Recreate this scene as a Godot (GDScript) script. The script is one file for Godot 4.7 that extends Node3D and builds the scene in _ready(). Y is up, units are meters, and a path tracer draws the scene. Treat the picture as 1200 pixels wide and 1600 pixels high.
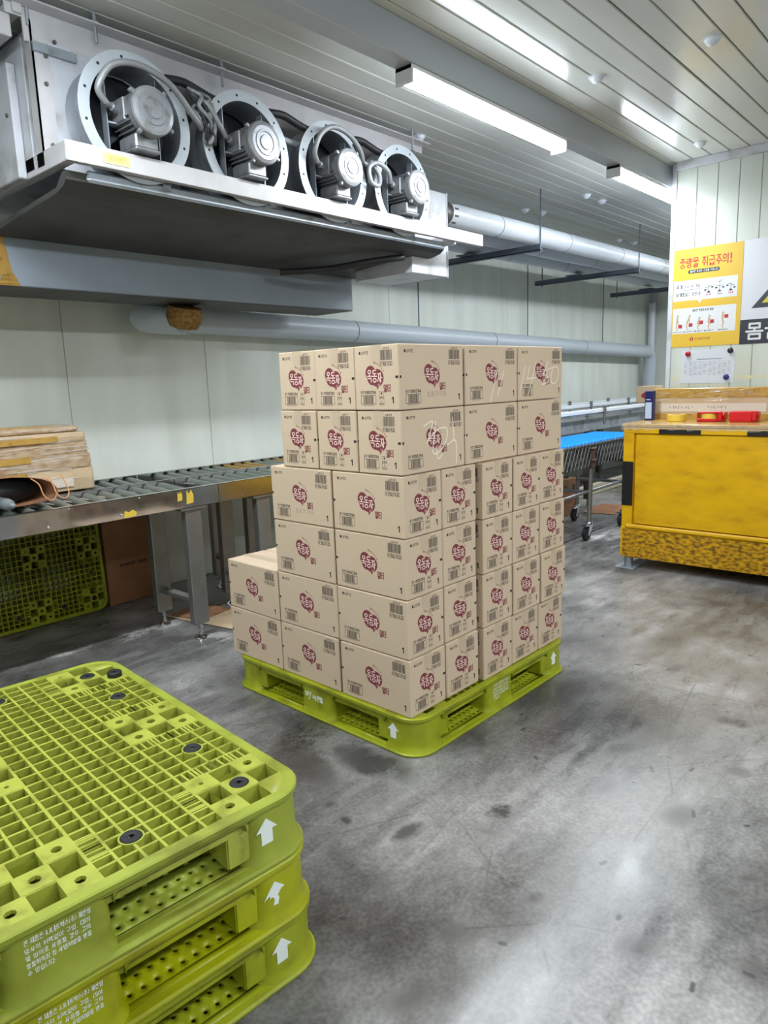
extends Node3D
# A cold-store packing room: a pallet stacked with printed cartons, a pile of lime pallets, a roller
# conveyor along the panelled wall, a four-fan cooling unit under the ceiling and a yellow steel cabinet.
# x runs along the long wall, z points away from it, y is up; the camera stands at x = 0, z = 0.

const WALL := -4.40
const CEIL := 2.85
var M := {}
var rng := RandomNumberGenerator.new()
var taken := {}

# ------------------------------------------------------------------ the scene
const LAMP_GLOW := 30.0
const LAMP_POWER := 2.6
const EXPOSURE := 1.25
const BEAM_Y := 2.70
const BEAM_Z := -2.07
const ROW_B := 0.95
const CP := 0.2235                       # height of one carton layer
const STACK := Vector3(1.835, 0.1505, -1.547)
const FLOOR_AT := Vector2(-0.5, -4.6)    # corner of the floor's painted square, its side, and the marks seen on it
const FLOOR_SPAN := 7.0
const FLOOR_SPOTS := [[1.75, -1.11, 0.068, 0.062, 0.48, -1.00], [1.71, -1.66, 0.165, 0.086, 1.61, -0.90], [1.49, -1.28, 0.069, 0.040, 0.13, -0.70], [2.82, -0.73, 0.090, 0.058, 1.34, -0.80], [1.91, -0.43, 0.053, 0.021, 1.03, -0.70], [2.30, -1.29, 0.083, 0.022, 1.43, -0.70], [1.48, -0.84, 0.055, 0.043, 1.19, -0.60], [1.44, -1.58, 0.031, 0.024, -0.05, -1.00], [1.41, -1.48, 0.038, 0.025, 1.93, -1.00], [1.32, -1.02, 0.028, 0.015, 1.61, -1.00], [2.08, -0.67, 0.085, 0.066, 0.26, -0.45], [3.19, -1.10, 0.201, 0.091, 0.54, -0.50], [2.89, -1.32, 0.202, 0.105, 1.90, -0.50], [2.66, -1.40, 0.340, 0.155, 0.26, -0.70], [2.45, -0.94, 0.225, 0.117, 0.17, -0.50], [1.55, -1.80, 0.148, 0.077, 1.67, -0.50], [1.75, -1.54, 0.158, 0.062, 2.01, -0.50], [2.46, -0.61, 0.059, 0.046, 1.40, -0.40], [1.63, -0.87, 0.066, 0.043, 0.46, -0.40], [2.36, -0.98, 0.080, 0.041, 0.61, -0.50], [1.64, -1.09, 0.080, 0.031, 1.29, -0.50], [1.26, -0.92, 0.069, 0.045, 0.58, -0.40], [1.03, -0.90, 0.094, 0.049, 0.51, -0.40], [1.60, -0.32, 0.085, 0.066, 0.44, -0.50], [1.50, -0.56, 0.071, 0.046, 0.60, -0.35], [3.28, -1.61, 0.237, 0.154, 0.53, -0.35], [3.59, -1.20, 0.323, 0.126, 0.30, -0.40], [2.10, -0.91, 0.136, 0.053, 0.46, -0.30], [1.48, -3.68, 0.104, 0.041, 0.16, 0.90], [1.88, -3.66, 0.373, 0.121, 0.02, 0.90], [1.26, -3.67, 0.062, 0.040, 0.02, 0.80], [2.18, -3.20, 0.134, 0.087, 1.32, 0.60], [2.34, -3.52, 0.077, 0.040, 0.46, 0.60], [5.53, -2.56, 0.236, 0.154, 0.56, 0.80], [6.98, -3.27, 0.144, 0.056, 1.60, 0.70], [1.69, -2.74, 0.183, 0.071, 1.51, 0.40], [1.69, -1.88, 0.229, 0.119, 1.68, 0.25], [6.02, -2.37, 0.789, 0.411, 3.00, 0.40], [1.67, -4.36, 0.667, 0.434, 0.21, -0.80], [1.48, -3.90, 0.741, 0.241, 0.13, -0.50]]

func _ready() -> void:
	var cam := Camera3D.new()
	cam.name = "camera"
	cam.fov = 71.777
	cam.near = 0.05
	cam.far = 60.0
	cam.transform = Transform3D(Basis(Vector3(0.6621, -0.0338, 0.7487), Vector3(0.1577, 0.9830, -0.0951), Vector3(-0.7327, 0.1807, 0.6560)).orthonormalized(), Vector3(0, 1.3648, 0))
	add_child(cam)
	cam.make_current()
	var env := Environment.new()
	env.background_mode = Environment.BG_COLOR
	env.background_color = Color(0.5, 0.52, 0.55)
	env.background_energy_multiplier = 0.2
	env.tonemap_mode = Environment.TONE_MAPPER_LINEAR
	env.tonemap_exposure = EXPOSURE
	env.sdfgi_enabled = true
	env.ssao_enabled = true
	env.ssil_enabled = true
	var we := WorldEnvironment.new()
	we.name = "environment"
	we.environment = env
	add_child(we)
	make_materials()
	make_prints()
	build_lamps()
	build_room()
	build_pallet_meshes()
	build_pallets()
	build_cartons()
	build_cooler()
	build_pipes()
	build_left_side()
	build_cabinet()
	build_right_side()
	build_signs()
	build_caps()

func make_prints() -> void:
	var fi := floor_image(2048, FLOOR_SPAN)
	var m := mat("concrete", Color.WHITE, 1.0)
	m.albedo_texture = tex(fi[0])
	m.roughness_texture = tex(fi[1])
	m.roughness_texture_channel = BaseMaterial3D.TEXTURE_CHANNEL_RED
	var b := mat("beam", Color(0.70, 0.72, 0.74), 0.4, 0.2)
	b.resource_name = "beam"
	print_mat("pallet_text", pallet_text(), 0.6, true)
	print_mat("pallet_logo", pallet_logo(), 0.6, true)
	print_mat("poster", poster_image(), 0.4)
	print_mat("warning", warning_image(), 0.35)
	print_mat("notice", notice_image(), 0.6)
	for k in ["poster", "warning", "notice"]:
		M[k].albedo_color = Color(0.84, 0.84, 0.84)
	var im := Image.create(256, 48, false, Image.FORMAT_RGBA8)
	im.fill(Color(0.6, 0.42, 0.29, 0))
	latin(im, "Stretch", Rect2(4, 6, 136, 34), Color(0.1, 0.07, 0.06))
	latin(im, "Film", Rect2(168, 6, 80, 34), Color(0.1, 0.07, 0.06))
	print_mat("stretch_print", im, 0.7, true)
	im = Image.create(512, 64, false, Image.FORMAT_RGBA8)
	im.fill(Color(0.83, 0.78, 0.72))
	var g := RandomNumberGenerator.new()
	g.seed = 8
	for i in 14:
		var x := 60.0 + 16 * i + (60 if i > 7 else 0)
		var pts := []
		for k in 4:
			pts.append(Vector2(x + g.randf_range(-6, 8), 30 + g.randf_range(-12, 12)))
		poly_line(im, pts, 1.6, Color(0.3, 0.26, 0.26))
	print_mat("scribble_label", im, 0.6)
	im = Image.create(128, 48, false, Image.FORMAT_RGBA8)
	im.fill(Color(0.86, 0.76, 0.5))
	frame_rect(im, 2, 2, 124, 44, 2, Color(0.9, 0.88, 0.8))
	latin(im, "K-11#3", Rect2(32, 14, 64, 20), Color(0.78, 0.6, 0.2))
	print_mat("cooler_plate", im, 0.5)
	im = Image.create(8, 8, false, Image.FORMAT_RGBA8)
	mat("red_print", Color(0.55, 0.16, 0.17), 0.7)

func build_pallets() -> void:
	var u := Vector3(0.021, 0, -1).normalized()
	var v := Vector3(1, 0, 0.021).normalized()
	var c := STACK + v * 0.54 + u * 0.515
	c.y = 0.0
	make_pallet("lime plastic pallet on the floor carrying the stack of cartons", "", c, -0.021, M.lime_plastic, M.lime_plastic, false)
	var at := Vector3(0.470, 0, -1.752)
	var turn := -0.083
	var k := 1.026
	var marks := [["lime pallet at the bottom of the pile of three, arrow intact", M.lime_plastic, "arrow"], ["brighter yellow-green pallet in the middle of the pile of three, arrow half gone", M.lime_bright, "worn_arrow"], ["dull lime pallet on top of the pile of three, open grid deck with black plugs", M.lime_dull, "arrow"]]
	for i in 3:
		var t := make_pallet(marks[i][0], "pile of three pallets", at + Vector3([0.012, 0.006, 0.0][i], 0.1545 * i, [0.008, 0.006, 0.0][i]), turn + [0.006, -0.004, 0.0][i], marks[i][1], M.lime_worn if i == 2 else marks[i][1], i == 2, marks[i][2])
		t.scale = Vector3.ONE * k

# ------------------------------------------------------------------ nodes
func numbered(called: String) -> String:
	var n: int = taken.get(called, 0)
	taken[called] = n + 1
	return called if n == 0 else "%s_%03d" % [called, n]

func thing(called: String, label: String, category: String, at := Vector3.ZERO, turn := 0.0, group := "") -> Node3D:
	var o := Node3D.new()
	o.name = numbered(called)
	o.position = at
	o.rotation.y = turn
	add_child(o, true)
	tag(o, label, category, group)
	return o

func tag(o: Node, label: String, category := "", group := "") -> Node:
	o.set_meta("label", label)
	if category:
		o.set_meta("category", category)
	if group:
		o.set_meta("group", group)
	return o

func part(parent: Node, called: String, mesh: Mesh, mat: Material, label := "", at := Vector3.ZERO) -> MeshInstance3D:
	var o := MeshInstance3D.new()
	o.name = called
	o.mesh = mesh
	o.material_override = mat
	o.position = at
	parent.add_child(o, true)
	if label:
		o.set_meta("label", label)
	return o

func single(called: String, label: String, category: String, mesh: Mesh, mat: Material, at := Vector3.ZERO, turn := 0.0, group := "") -> MeshInstance3D:
	var o := part(self, numbered(called), mesh, mat, label, at)
	o.rotation.y = turn
	tag(o, label, category, group)
	return o

func setting(called: String, label: String, category: String, mesh: Mesh = null, mat: Material = null) -> Node3D:
	var o: Node3D
	if mesh:
		var m := MeshInstance3D.new()
		m.mesh = mesh
		m.material_override = mat
		o = m
	else:
		o = Node3D.new()
	o.name = called
	add_child(o, true)
	tag(o, label, category)
	o.set_meta("kind", "structure")
	return o

# ------------------------------------------------------------------ meshes
func S() -> SurfaceTool:
	var s := SurfaceTool.new()
	s.begin(Mesh.PRIMITIVE_TRIANGLES)
	s.set_smooth_group(-1)
	return s

func done(s: SurfaceTool) -> ArrayMesh:
	s.generate_normals()
	return s.commit()

func tri(s: SurfaceTool, a: Vector3, b: Vector3, c: Vector3, out: Vector3) -> void:
	if (b - a).cross(c - a).dot(out) > 0.0:
		s.add_vertex(a); s.add_vertex(c); s.add_vertex(b)
	else:
		s.add_vertex(a); s.add_vertex(b); s.add_vertex(c)

func oq(s: SurfaceTool, a: Vector3, b: Vector3, c: Vector3, d: Vector3, out: Vector3) -> void:
	var n := (b - a).cross(c - a)
	if n.length_squared() < 1e-16:
		n = (c - a).cross(d - a)
	if n.dot(out) > 0.0:
		s.add_vertex(a); s.add_vertex(c); s.add_vertex(b)
		s.add_vertex(a); s.add_vertex(d); s.add_vertex(c)
	else:
		s.add_vertex(a); s.add_vertex(b); s.add_vertex(c)
		s.add_vertex(a); s.add_vertex(c); s.add_vertex(d)

# a box with chamfered edges
func box(s: SurfaceTool, c: Vector3, size: Vector3, bev := 0.0, basis := Basis()) -> void:
	s.set_smooth_group(-1)
	var h := size * 0.5
	var b := minf(bev, minf(h.x, minf(h.y, h.z)) * 0.9)
	var P := func(sg: Vector3, axis: int) -> Vector3:
		var v := Vector3.ZERO
		for k in 3:
			v[k] = sg[k] * (h[k] if k == axis else h[k] - b)
		return c + basis * v
	for a in 3:
		var p := (a + 1) % 3
		var q := (a + 2) % 3
		for sgn in [-1.0, 1.0]:
			var pts := []
			for w in [[-1, -1], [1, -1], [1, 1], [-1, 1]]:
				var sg := Vector3.ZERO
				sg[a] = sgn
				sg[p] = w[0]
				sg[q] = w[1]
				pts.append(P.call(sg, a))
			var n := Vector3.ZERO
			n[a] = sgn
			oq(s, pts[0], pts[1], pts[2], pts[3], basis * n)
		if b > 0.0:
			for s1 in [-1.0, 1.0]:
				for s2 in [-1.0, 1.0]:
					var g0 := Vector3.ZERO
					g0[a] = -1.0
					g0[p] = s1
					g0[q] = s2
					var g1 := g0
					g1[a] = 1.0
					var n2 := Vector3.ZERO
					n2[p] = s1
					n2[q] = s2
					oq(s, P.call(g0, p), P.call(g1, p), P.call(g1, q), P.call(g0, q), basis * n2)
	if b > 0.0:
		for x in [-1.0, 1.0]:
			for y in [-1.0, 1.0]:
				for z in [-1.0, 1.0]:
					var g := Vector3(x, y, z)
					tri(s, P.call(g, 0), P.call(g, 1), P.call(g, 2), basis * g)

func box_mesh(size: Vector3, bev := 0.0, c := Vector3.ZERO, basis := Basis()) -> ArrayMesh:
	var s := S()
	box(s, c, size, bev, basis)
	return done(s)

# min/max corner form
func slab(s: SurfaceTool, a: Vector3, b: Vector3, bev := 0.0) -> void:
	box(s, (a + b) * 0.5, (b - a).abs(), bev)

func slab_mesh(a: Vector3, b: Vector3, bev := 0.0) -> ArrayMesh:
	var s := S()
	slab(s, a, b, bev)
	return done(s)

# profile: (radius, height) pairs, outside on the right when going up
func lathe(s: SurfaceTool, prof: Array, seg: int, xf := Transform3D(), smooth := false) -> void:
	for k in prof.size() - 1:
		var p: Vector2 = prof[k]
		var q: Vector2 = prof[k + 1]
		s.set_smooth_group(1 if smooth else k + 1)
		for i in seg:
			var a0 := TAU * i / seg
			var a1 := TAU * (i + 1) / seg
			var d0 := Vector3(cos(a0), 0, sin(a0))
			var d1 := Vector3(cos(a1), 0, sin(a1))
			var y := Vector3.UP
			var n := (d0 + d1) * 0.5 * (q.y - p.y) - y * (q.x - p.x)
			oq(s, xf * (d0 * p.x + y * p.y), xf * (d1 * p.x + y * p.y), xf * (d1 * q.x + y * q.y), xf * (d0 * q.x + y * q.y), xf.basis * n)
	s.set_smooth_group(-1)

func lathe_mesh(prof: Array, seg: int, xf := Transform3D(), smooth := false) -> ArrayMesh:
	var s := S()
	lathe(s, prof, seg, xf, smooth)
	return done(s)

# transform whose y axis points along d
func along(at: Vector3, d: Vector3) -> Transform3D:
	var y := d.normalized()
	var x := y.cross(Vector3.FORWARD if absf(y.z) < 0.9 else Vector3.RIGHT).normalized()
	return Transform3D(Basis(x, y, x.cross(y)), at)

func rod(s: SurfaceTool, a: Vector3, b: Vector3, r: float, seg := 12) -> void:
	var l := a.distance_to(b)
	var c := minf(r * 0.2, l * 0.2)
	lathe(s, [Vector2(0, 0), Vector2(r - c, 0), Vector2(r, c), Vector2(r, l - c), Vector2(r - c, l), Vector2(0, l)], seg, along(a, b - a))

func rod_mesh(a: Vector3, b: Vector3, r: float, seg := 12) -> ArrayMesh:
	var s := S()
	rod(s, a, b, r, seg)
	return done(s)

func smooth_path(pts: Array, steps := 8) -> Array:
	var c := Curve3D.new()
	for i in pts.size():
		var p: Vector3 = pts[i]
		var a: Vector3 = pts[maxi(i - 1, 0)]
		var b: Vector3 = pts[mini(i + 1, pts.size() - 1)]
		c.add_point(p, -(b - a) / 6.0, (b - a) / 6.0)
	var out := []
	for i in (pts.size() - 1) * steps + 1:
		out.append(c.samplef(float(i) / steps))
	return out

# a round tube along a path; ripple > 0 makes corrugated hose
func tube(s: SurfaceTool, pts: Array, r: float, seg := 10, ripple := 0.0) -> void:
	var n := pts.size()
	var rings := []
	var x := Vector3.ZERO
	for i in n:
		var t: Vector3 = (pts[mini(i + 1, n - 1)] - pts[maxi(i - 1, 0)]).normalized()
		if x == Vector3.ZERO:
			x = t.cross(Vector3.UP if absf(t.y) < 0.9 else Vector3.RIGHT).normalized()
		x = (x - t * x.dot(t)).normalized()
		var y := t.cross(x)
		var rr := r * (1.0 + (ripple if i % 2 == 0 else -ripple))
		var ring := []
		for k in seg:
			var a := TAU * k / seg
			ring.append(pts[i] + (x * cos(a) + y * sin(a)) * rr)
		rings.append(ring)
	s.set_smooth_group(1)
	for i in n - 1:
		for k in seg:
			var k2 := (k + 1) % seg
			var m: Vector3 = (pts[i] + pts[i + 1]) * 0.5
			oq(s, rings[i][k], rings[i][k2], rings[i + 1][k2], rings[i + 1][k], (rings[i][k] + rings[i + 1][k2]) * 0.5 - m)
	s.set_smooth_group(-1)
	for e in [0, n - 1]:
		var out: Vector3 = pts[0] - pts[1] if e == 0 else pts[n - 1] - pts[n - 2]
		for k in seg:
			tri(s, pts[e], rings[e][k], rings[e][(k + 1) % seg], out)

func tube_mesh(pts: Array, r: float, seg := 10, ripple := 0.0) -> ArrayMesh:
	var s := S()
	tube(s, pts, r, seg, ripple)
	return done(s)

# a flat polygon in the xy plane pushed out along z by depth, placed by xf
func prism(s: SurfaceTool, poly: PackedVector2Array, depth: float, xf := Transform3D()) -> void:
	s.set_smooth_group(-1)
	var idx := Geometry2D.triangulate_polygon(poly)
	var mid := Vector2.ZERO
	var ccw := not Geometry2D.is_polygon_clockwise(poly)
	for i in range(0, idx.size(), 3):
		var a := poly[idx[i]]
		var b := poly[idx[i + 1]]
		var c := poly[idx[i + 2]]
		tri(s, xf * Vector3(a.x, a.y, depth), xf * Vector3(b.x, b.y, depth), xf * Vector3(c.x, c.y, depth), xf.basis.z)
		tri(s, xf * Vector3(a.x, a.y, 0), xf * Vector3(b.x, b.y, 0), xf * Vector3(c.x, c.y, 0), -xf.basis.z)
	for i in poly.size():
		var a := poly[i]
		var b := poly[(i + 1) % poly.size()]
		var d := b - a
		var n := Vector3(d.y, -d.x, 0) * (1.0 if not ccw else 1.0)
		if not ccw:
			n = -n
		oq(s, xf * Vector3(a.x, a.y, 0), xf * Vector3(b.x, b.y, 0), xf * Vector3(b.x, b.y, depth), xf * Vector3(a.x, a.y, depth), xf.basis * n)

func prism_mesh(poly: PackedVector2Array, depth: float, xf := Transform3D()) -> ArrayMesh:
	var s := S()
	prism(s, poly, depth, xf)
	return done(s)

# rounded polygon in plan: corners replaced by arcs
func rounded(pts: Array, rads: Array, seg := 5) -> PackedVector2Array:
	var out := PackedVector2Array()
	var n := pts.size()
	for i in n:
		var p: Vector2 = pts[i]
		var a: Vector2 = (pts[(i + n - 1) % n] - p).normalized()
		var b: Vector2 = (pts[(i + 1) % n] - p).normalized()
		var r: float = rads[i]
		if r <= 0.0:
			out.append(p)
			continue
		var half := acos(clampf(a.dot(b), -1, 1)) * 0.5
		var t := r / tan(half)
		var c := p + (a + b).normalized() * (r / sin(half))
		var v0 := p + a * t - c
		var v1 := p + b * t - c
		var ang := v0.angle_to(v1)
		for k in seg + 1:
			out.append(c + v0.rotated(ang * k / seg))
	return out

# closed plan outline swept through (offset, height) pairs; outline in x,z
func loft(s: SurfaceTool, plan: PackedVector2Array, prof: Array, cap := true, close := false) -> void:
	var n := plan.size()
	var nor := []
	var sg := 1.0 if Geometry2D.is_polygon_clockwise(plan) else -1.0
	for i in n:
		var d0 := (plan[i] - plan[(i + n - 1) % n]).normalized()
		var d1 := (plan[(i + 1) % n] - plan[i]).normalized()
		var m := (d0 + d1).normalized()
		nor.append(Vector2(-m.y, m.x) * sg / maxf(0.5, m.dot(d0)))
	var P := func(i: int, k: int) -> Vector3:
		var q: Vector2 = plan[i % n] + nor[i % n] * prof[k].x
		return Vector3(q.x, prof[k].y, q.y)
	var last := prof.size() if close else prof.size() - 1
	for k in last:
		var k2 := (k + 1) % prof.size()
		s.set_smooth_group(k + 1)
		var dp: Vector2 = prof[k2] - prof[k]
		for i in n:
			var no: Vector2 = (nor[i] + nor[(i + 1) % n]) * 0.5
			oq(s, P.call(i, k), P.call(i + 1, k), P.call(i + 1, k2), P.call(i, k2), Vector3(no.x * dp.y, -dp.x, no.y * dp.y))
	s.set_smooth_group(-1)
	if cap and not close:
		for e in [0, prof.size() - 1]:
			var idx := Geometry2D.triangulate_polygon(plan)
			for i in range(0, idx.size(), 3):
				tri(s, P.call(idx[i], e), P.call(idx[i + 1], e), P.call(idx[i + 2], e), Vector3.DOWN if e == 0 else Vector3.UP)

# a flat textured sheet with thickness; face towards +z, uv over the face
func sheet(w: float, h: float, t := 0.002, uv := Rect2(0, 0, 1, 1)) -> ArrayMesh:
	var s := S()
	var e := uv.end
	var p := [Vector3(-w / 2, -h / 2, t), Vector3(w / 2, -h / 2, t), Vector3(w / 2, h / 2, t), Vector3(-w / 2, h / 2, t)]
	var u := [Vector2(uv.position.x, e.y), e, Vector2(e.x, uv.position.y), uv.position]
	for i in [0, 2, 1, 0, 3, 2]:
		s.set_uv(u[i])
		s.add_vertex(p[i])
	var edge := uv.position + Vector2(0.004, 0.004)
	s.set_uv(edge)
	for i in 4:
		var a: Vector3 = p[i]
		var b: Vector3 = p[(i + 1) % 4]
		oq(s, a, b, b - Vector3(0, 0, t), a - Vector3(0, 0, t), a + b - Vector3(0, 0, t))
	oq(s, p[0] - Vector3(0, 0, t), p[1] - Vector3(0, 0, t), p[2] - Vector3(0, 0, t), p[3] - Vector3(0, 0, t), Vector3.FORWARD)
	return done(s)

# ------------------------------------------------------------------ drawing on images (print only)
func dot_line(im: Image, a: Vector2, b: Vector2, w: float, c: Color) -> void:
	var r := w * 0.5
	var x0 := maxi(0, int(minf(a.x, b.x) - r - 1))
	var x1 := mini(im.get_width() - 1, int(maxf(a.x, b.x) + r + 1))
	var y0 := maxi(0, int(minf(a.y, b.y) - r - 1))
	var y1 := mini(im.get_height() - 1, int(maxf(a.y, b.y) + r + 1))
	var d := b - a
	var l2 := maxf(d.length_squared(), 1e-6)
	for y in range(y0, y1 + 1):
		for x in range(x0, x1 + 1):
			var p := Vector2(x + 0.5, y + 0.5)
			var t := clampf((p - a).dot(d) / l2, 0, 1)
			var k := clampf(r - p.distance_to(a + d * t) + 0.5, 0, 1) * c.a
			if k > 0.0:
				var o := im.get_pixel(x, y)
				im.set_pixel(x, y, Color(lerpf(o.r, c.r, k), lerpf(o.g, c.g, k), lerpf(o.b, c.b, k), maxf(o.a, k)))

func poly_line(im: Image, pts: Array, w: float, c: Color) -> void:
	for i in pts.size() - 1:
		dot_line(im, pts[i], pts[i + 1], w, c)

func fill(im: Image, x: float, y: float, w: float, h: float, c: Color) -> void:
	im.fill_rect(Rect2i(roundi(x), roundi(y), maxi(1, roundi(w)), maxi(1, roundi(h))), c)

func frame_rect(im: Image, x: float, y: float, w: float, h: float, t: float, c: Color) -> void:
	fill(im, x, y, w, t, c)
	fill(im, x, y + h - t, w, t, c)
	fill(im, x, y, t, h, c)
	fill(im, x + w - t, y, t, h, c)

# filled by a test function over a rectangle
func area(im: Image, r: Rect2, inside: Callable, c: Color) -> void:
	for y in range(maxi(0, int(r.position.y)), mini(im.get_height(), int(r.end.y) + 1)):
		for x in range(maxi(0, int(r.position.x)), mini(im.get_width(), int(r.end.x) + 1)):
			var k: float = clampf(inside.call(Vector2(x + 0.5, y + 0.5)), 0, 1)
			if k > 0.0:
				var o := im.get_pixel(x, y)
				im.set_pixel(x, y, Color(lerpf(o.r, c.r, k), lerpf(o.g, c.g, k), lerpf(o.b, c.b, k), maxf(o.a, k)))

func poly_fill(im: Image, pts: PackedVector2Array, c: Color) -> void:
	var r := Rect2(pts[0], Vector2.ZERO)
	for p in pts:
		r = r.expand(p)
	area(im, r, func(p: Vector2) -> float:
		var k := 0.0
		for o in [Vector2(-0.25, -0.25), Vector2(0.25, -0.25), Vector2(-0.25, 0.25), Vector2(0.25, 0.25)]:
			if Geometry2D.is_point_in_polygon(p + o, pts):
				k += 0.25
		return k, c)

# latin letters: the outline of a TextMesh scan-converted; fits text into a box
func latin(im: Image, text: String, box_: Rect2, c: Color, face := "Droid Sans", weight := 700) -> void:
	var f := SystemFont.new()
	f.font_names = PackedStringArray([face])
	f.font_weight = weight
	var m := TextMesh.new()
	m.font = f
	m.font_size = 64
	m.pixel_size = 1.0
	m.depth = 0.0
	m.text = text
	var fc := m.get_faces()
	if fc.is_empty():
		return
	var lo := Vector2(1e9, 1e9)
	var hi := -lo
	for v in fc:
		lo = lo.min(Vector2(v.x, v.y))
		hi = hi.max(Vector2(v.x, v.y))
	var k := 3
	var big := Image.create(int(box_.size.x) * k + k, int(box_.size.y) * k + k, false, Image.FORMAT_L8)
	var sc := Vector2(box_.size.x * k, box_.size.y * k) / (hi - lo)
	for i in range(0, fc.size(), 3):
		var t := []
		for j in 3:
			t.append(Vector2((fc[i + j].x - lo.x) * sc.x, (hi.y - fc[i + j].y) * sc.y))
		t.sort_custom(func(p, q): return p.y < q.y)
		for y in range(int(t[0].y), mini(big.get_height(), int(t[2].y) + 1)):
			var yy := y + 0.5
			if yy < t[0].y or yy > t[2].y:
				continue
			var xa: float = lerpf(t[0].x, t[2].x, (yy - t[0].y) / maxf(1e-5, t[2].y - t[0].y))
			var xb: float
			if yy < t[1].y:
				xb = lerpf(t[0].x, t[1].x, (yy - t[0].y) / maxf(1e-5, t[1].y - t[0].y))
			else:
				xb = lerpf(t[1].x, t[2].x, (yy - t[1].y) / maxf(1e-5, t[2].y - t[1].y))
			var x0 := int(floor(minf(xa, xb) + 0.5))
			var x1 := int(floor(maxf(xa, xb) + 0.5))
			if x1 > x0:
				big.fill_rect(Rect2i(x0, y, x1 - x0, 1), Color.WHITE)
	big.resize(int(box_.size.x) + 1, int(box_.size.y) + 1, Image.INTERPOLATE_TRILINEAR)
	for y in big.get_height():
		for x in big.get_width():
			var a := big.get_pixel(x, y).r * c.a
			var px := int(box_.position.x) + x
			var py := int(box_.position.y) + y
			if a > 0.02 and px >= 0 and py >= 0 and px < im.get_width() and py < im.get_height():
				var o := im.get_pixel(px, py)
				im.set_pixel(px, py, Color(lerpf(o.r, c.r, a), lerpf(o.g, c.g, a), lerpf(o.b, c.b, a), maxf(o.a, a)))

# Hangul: syllables taken apart into letters, each letter a few strokes
const INITIALS := "ㄱㄲㄴㄷㄸㄹㅁㅂㅃㅅㅆㅇㅈㅉㅊㅋㅌㅍㅎ"
const FINALS := ["", "ㄱ", "ㄲ", "ㄱㅅ", "ㄴ", "ㄴㅈ", "ㄴㅎ", "ㄷ", "ㄹ", "ㄹㄱ", "ㄹㅁ", "ㄹㅂ", "ㄹㅅ", "ㄹㅌ", "ㄹㅍ", "ㄹㅎ", "ㅁ", "ㅂ", "ㅂㅅ", "ㅅ", "ㅆ", "ㅇ", "ㅈ", "ㅊ", "ㅋ", "ㅌ", "ㅍ", "ㅎ"]
const VOWELS := "ㅏㅐㅑㅒㅓㅔㅕㅖㅗㅘㅙㅚㅛㅜㅝㅞㅟㅠㅡㅢㅣ"
const STROKES := {
	"ㄱ": "00 a0 aa", "ㄴ": "00 0a aa", "ㄷ": "a0 00 0a aa", "ㄹ": "00 a0 a5 05 0a aa", "ㅁ": "00 a0 aa 0a 00", "ㅂ": "00 0a aa a0|05 a5",
	"ㅅ": "50 53 0a|53 aa", "ㅈ": "00 a0|50 54 0a|54 aa", "ㅊ": "30 70|02 a2|52 55 0a|55 aa", "ㅋ": "00 a0 aa|05 a5", "ㅌ": "a0 00 0a aa|05 a5", "ㅍ": "00 a0|20 2a|80 8a|0a aa",
	"ㅏ": "20 2a|25 a5", "ㅑ": "20 2a|23 a3|27 a7", "ㅓ": "80 8a|85 05", "ㅕ": "80 8a|83 03|87 07", "ㅣ": "60 6a", "ㅐ": "10 1a|90 9a|15 95", "ㅔ": "50 5a|90 9a|55 05", "ㅒ": "10 1a|90 9a|13 93|17 97", "ㅖ": "50 5a|90 9a|53 03|57 07",
	"ㅗ": "50 58|08 a8", "ㅛ": "30 38|70 78|08 a8", "ㅜ": "02 a2|52 5a", "ㅠ": "02 a2|32 3a|72 7a", "ㅡ": "05 a5"}

func letter(im: Image, ch: String, r: Rect2, w: float, c: Color) -> void:
	if ch.length() == 2 or ch in ["ㄲ", "ㄸ", "ㅃ", "ㅆ", "ㅉ"]:
		var two := ch if ch.length() == 2 else {"ㄲ": "ㄱㄱ", "ㄸ": "ㄷㄷ", "ㅃ": "ㅂㅂ", "ㅆ": "ㅅㅅ", "ㅉ": "ㅈㅈ"}[ch] as String
		letter(im, two[0], Rect2(r.position, Vector2(r.size.x * 0.44, r.size.y)), w, c)
		letter(im, two[1], Rect2(r.position + Vector2(r.size.x * 0.56, 0), Vector2(r.size.x * 0.44, r.size.y)), w, c)
		return
	if ch == "ㅇ" or ch == "ㅎ":
		var q := r
		if ch == "ㅎ":
			poly_line(im, [r.position + Vector2(r.size.x * 0.3, 0), r.position + Vector2(r.size.x * 0.7, 0)], w, c)
			poly_line(im, [r.position + Vector2(0, r.size.y * 0.24), r.position + Vector2(r.size.x, r.size.y * 0.24)], w, c)
			q = Rect2(r.position + Vector2(r.size.x * 0.18, r.size.y * 0.45), r.size * Vector2(0.64, 0.55))
		var pts := []
		for i in 17:
			pts.append(q.get_center() + Vector2(cos(TAU * i / 16), sin(TAU * i / 16)) * q.size * 0.5)
		poly_line(im, pts, w, c)
		return
	var hex := "0123456789a"
	var text: String = STROKES[ch]
	for stroke in text.split("|"):
		var pts := []
		for p in stroke.split(" "):
			pts.append(r.position + Vector2(hex.find(p[0]), hex.find(p[1])) * 0.1 * r.size)
		poly_line(im, pts, w, c)

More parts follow.
